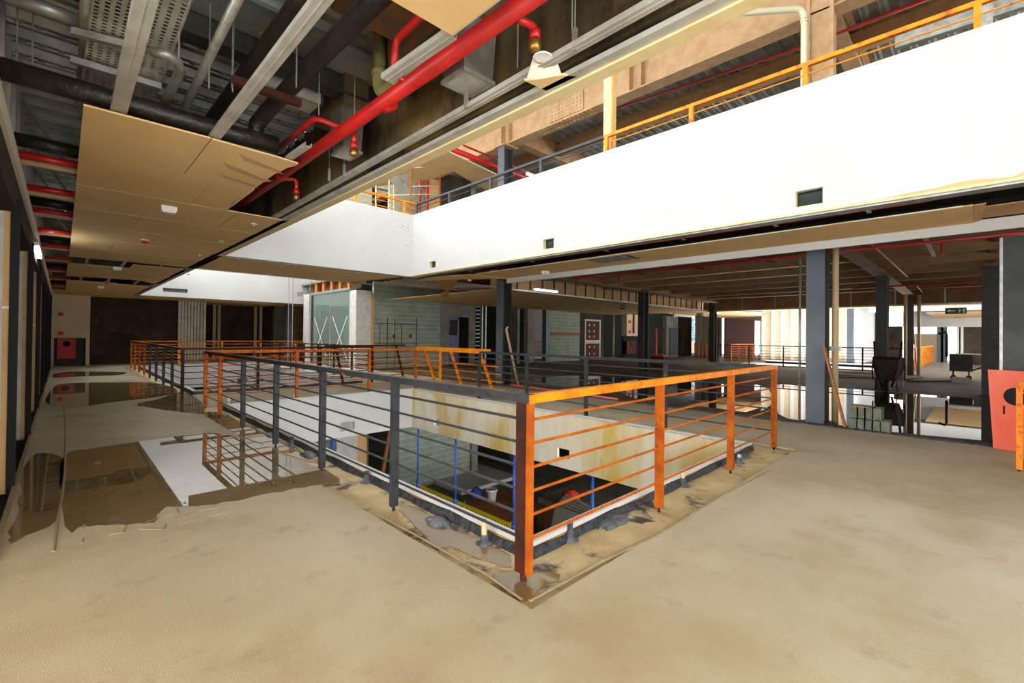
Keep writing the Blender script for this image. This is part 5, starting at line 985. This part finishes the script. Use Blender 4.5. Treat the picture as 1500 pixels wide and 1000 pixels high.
puddle([(68, 590), (76, 570), (92, 562), (150, 560), (215, 560), (250, 566), (258, 574), (225, 582), (170, 588), (110, 596)], .001, 'water', 'puddle mirroring the fire cabinet further along the gallery')
puddle([(78, 548), (110, 544), (180, 545), (175, 549), (120, 551), (80, 553)], .001, 'water', 'narrow far puddle near the end of the gallery')
puddle([(262, 574), (285, 580), (300, 600), (290, 606), (240, 600), (200, 592), (235, 584)], .001, 'water', 'small puddle at the corner of the second void railing')
puddle([(300, 604), (330, 606), (360, 622), (400, 640), (440, 660), (470, 678), (440, 672), (390, 652), (340, 634), (310, 618)], -.014, 'water', 'thin water film along the kerb under the grey railing')
puddle([(585, 745), (612, 742), (650, 768), (690, 786), (735, 806), (745, 830), (690, 815), (650, 800), (632, 822), (600, 828), (630, 800), (610, 775)], -.013, 'water', 'cream coloured puddle beside the near corner post')
puddle([(725, 842), (755, 838), (800, 838), (820, 845), (790, 865), (768, 880), (740, 862)], -.013, 'water', 'small puddle around the foot of the near corner post')
puddle([(1138, 564), (1180, 566), (1240, 569), (1310, 575), (1380, 580), (1440, 584), (1500, 590), (1500, 650), (1440, 645), (1350, 637), (1300, 632), (1255, 628), (1200, 616), (1140, 606)], -.015, 'waterdark', 'wide mirror like puddle in the hall behind the blocks', .03)
puddle([(780, 556), (830, 550), (900, 552), (960, 556), (1040, 560), (1120, 566), (1120, 602), (1040, 596), (960, 590), (900, 575), (830, 566)], -.015, 'waterdark', 'hall puddle behind the grey railing', .05)
puddle([(340, 530), (420, 531), (445, 536), (560, 560), (500, 572), (430, 578), (330, 573), (290, 570)], .001, 'water', 'puddle on the bridge between the two voids', .04) if False else None
# bitumen patches
def blob(px, rx, ry, h, m, label, grp='bitumen patches', z=-.018):
    p = PZ(px[0], px[1], z); n = 18; prof = []
    ring = [[], [], []]
    for k in range(n):
        a = 2 * math.pi * k / n; j = R.uniform(.8, 1.15)
        for i, (f, zz) in enumerate(((1, 0), (.85, h * .7), (.5, h))): ring[i].append(p + Vector((rx * f * j * math.cos(a), ry * f * j * math.sin(a), zz + R.uniform(-.003, .003) * (i > 0))))
    mb = MB(); vs_ = ring[0] + ring[1] + ring[2]; fs = []
    for i in range(2):
        for k in range(n): fs.append((i * n + k, i * n + (k + 1) % n, (i + 1) * n + (k + 1) % n, (i + 1) * n + k))
    fs.append(tuple(range(2 * n, 3 * n))); mb.add(vs_, fs); return single('bitumen_patch', mb, m, label, 'bitumen', grp)
blob((641, 766), .09, .15, .03, 'bitgrey', 'grey bitumen patch with a sandy middle beside the grey railing'); blob((898, 765), .2, .08, .03, 'bitgrey', 'large wrinkled bitumen patch under the orange railing'); blob((452, 667), .08, .18, .04, 'bitgrey', 'lumpy bitumen patch at the edge of the water'); blob((398, 638), .07, .2, .03, 'bitgrey', 'bitumen patch below the second grey post'); blob((1088, 670), .17, .07, .03, 'bitgrey', 'bitumen patch near the far end of the orange railing'); blob((328, 608), .07, .22, .03, 'bitgrey', 'bitumen patch below the orange end posts')
def stub(px, h, pale, label):
    p = PZ(px[0], px[1], -.018); t = thing('pipe_stub', label, 'pipe', tuple(p), 'drain stubs'); build('tube', MB().cyl(p, p + Vector((0, 0, h)), .02, 12), pale, t, sm=True); build('bore', MB().cyl(p + Vector((0, 0, h)), p + Vector((0, 0, h + .001)), .015, 12), 'brownbeam', t); build('bitumen_collar', MB().lathe(p, [(.065, 0), (.06, .008), (.03, .02), (.024, .07)], 12), 'bitgrey', t, sm=True)
stub((709, 797), .17, 'beige', 'beige drain stub in a bitumen collar beside the near corner'); stub((835, 790), .12, 'bitumen', 'tarred drain stub under the orange railing'); stub((1000, 710), .13, 'beige', 'pale drain stub midway along the orange railing'); stub((537, 706), .11, 'bitumen', 'tarred drain stub along the grey railing'); stub((427, 652), .11, 'bitumen', 'tarred drain stub further along the grey railing'); stub((1083, 678), .1, 'concw', 'drain stub at the far end of the orange railing')
for (u, v) in ((604, 566), (684, 577), (786, 591), (335, 592), (432, 585)): p = PZ(u, v, .0); single('pipe_stub', MB().cyl(p, p + Vector((0, 0, .12)), .03, 10), 'whiteplastic', 'short white drain stub behind the far kerb', 'pipe', 'far drain stubs', True)
# ridges left in the screed
def ridge(pts, wd, h, label):
    P_ = [PZ(u, v, 0) for u, v in pts]; mb = MB()
    for a, b in zip(P_, P_[1:]):
        d = (b - a).normalized(); s = d.cross(Vector((0, 0, 1))) * wd; mb.hull([a - s, b - s, b + s, a + s], [a - s * .3 + Vector((0, 0, h)), b - s * .3 + Vector((0, 0, h)), b + s * .3 + Vector((0, 0, h)), a + s * .3 + Vector((0, 0, h))])
    return single('screed_ridge', mb, 'wetmud', label, 'ridge', 'screed ridges')
ridge([(78, 808), (84, 765), (92, 720), (95, 690), (96, 640), (95, 610), (92, 585)], .012, .008, 'long raised screed joint beside the shopfront puddle')
for pts in (((150, 772), (168, 768), (185, 770), (180, 780), (160, 783)), ((215, 765), (235, 757), (262, 752), (258, 742), (265, 735)), ((205, 775), (240, 775), (243, 768)), ((120, 775), (124, 768)), ((120, 795), (122, 788)), ((255, 760), (290, 748), (330, 742)), ((262, 768), (300, 757), (340, 750))): ridge(pts, .008, .005, 'small curled ridge of dried slurry at the puddle edge')
ridge([(775, 880), (880, 822), (960, 785), (1060, 724), (1130, 688)], .014, .004, 'raised edge of the screed along the orange railing strip'); ridge([(765, 878), (715, 842), (640, 800), (560, 756)], .01, .004, 'raised edge of the screed along the grey railing strip')
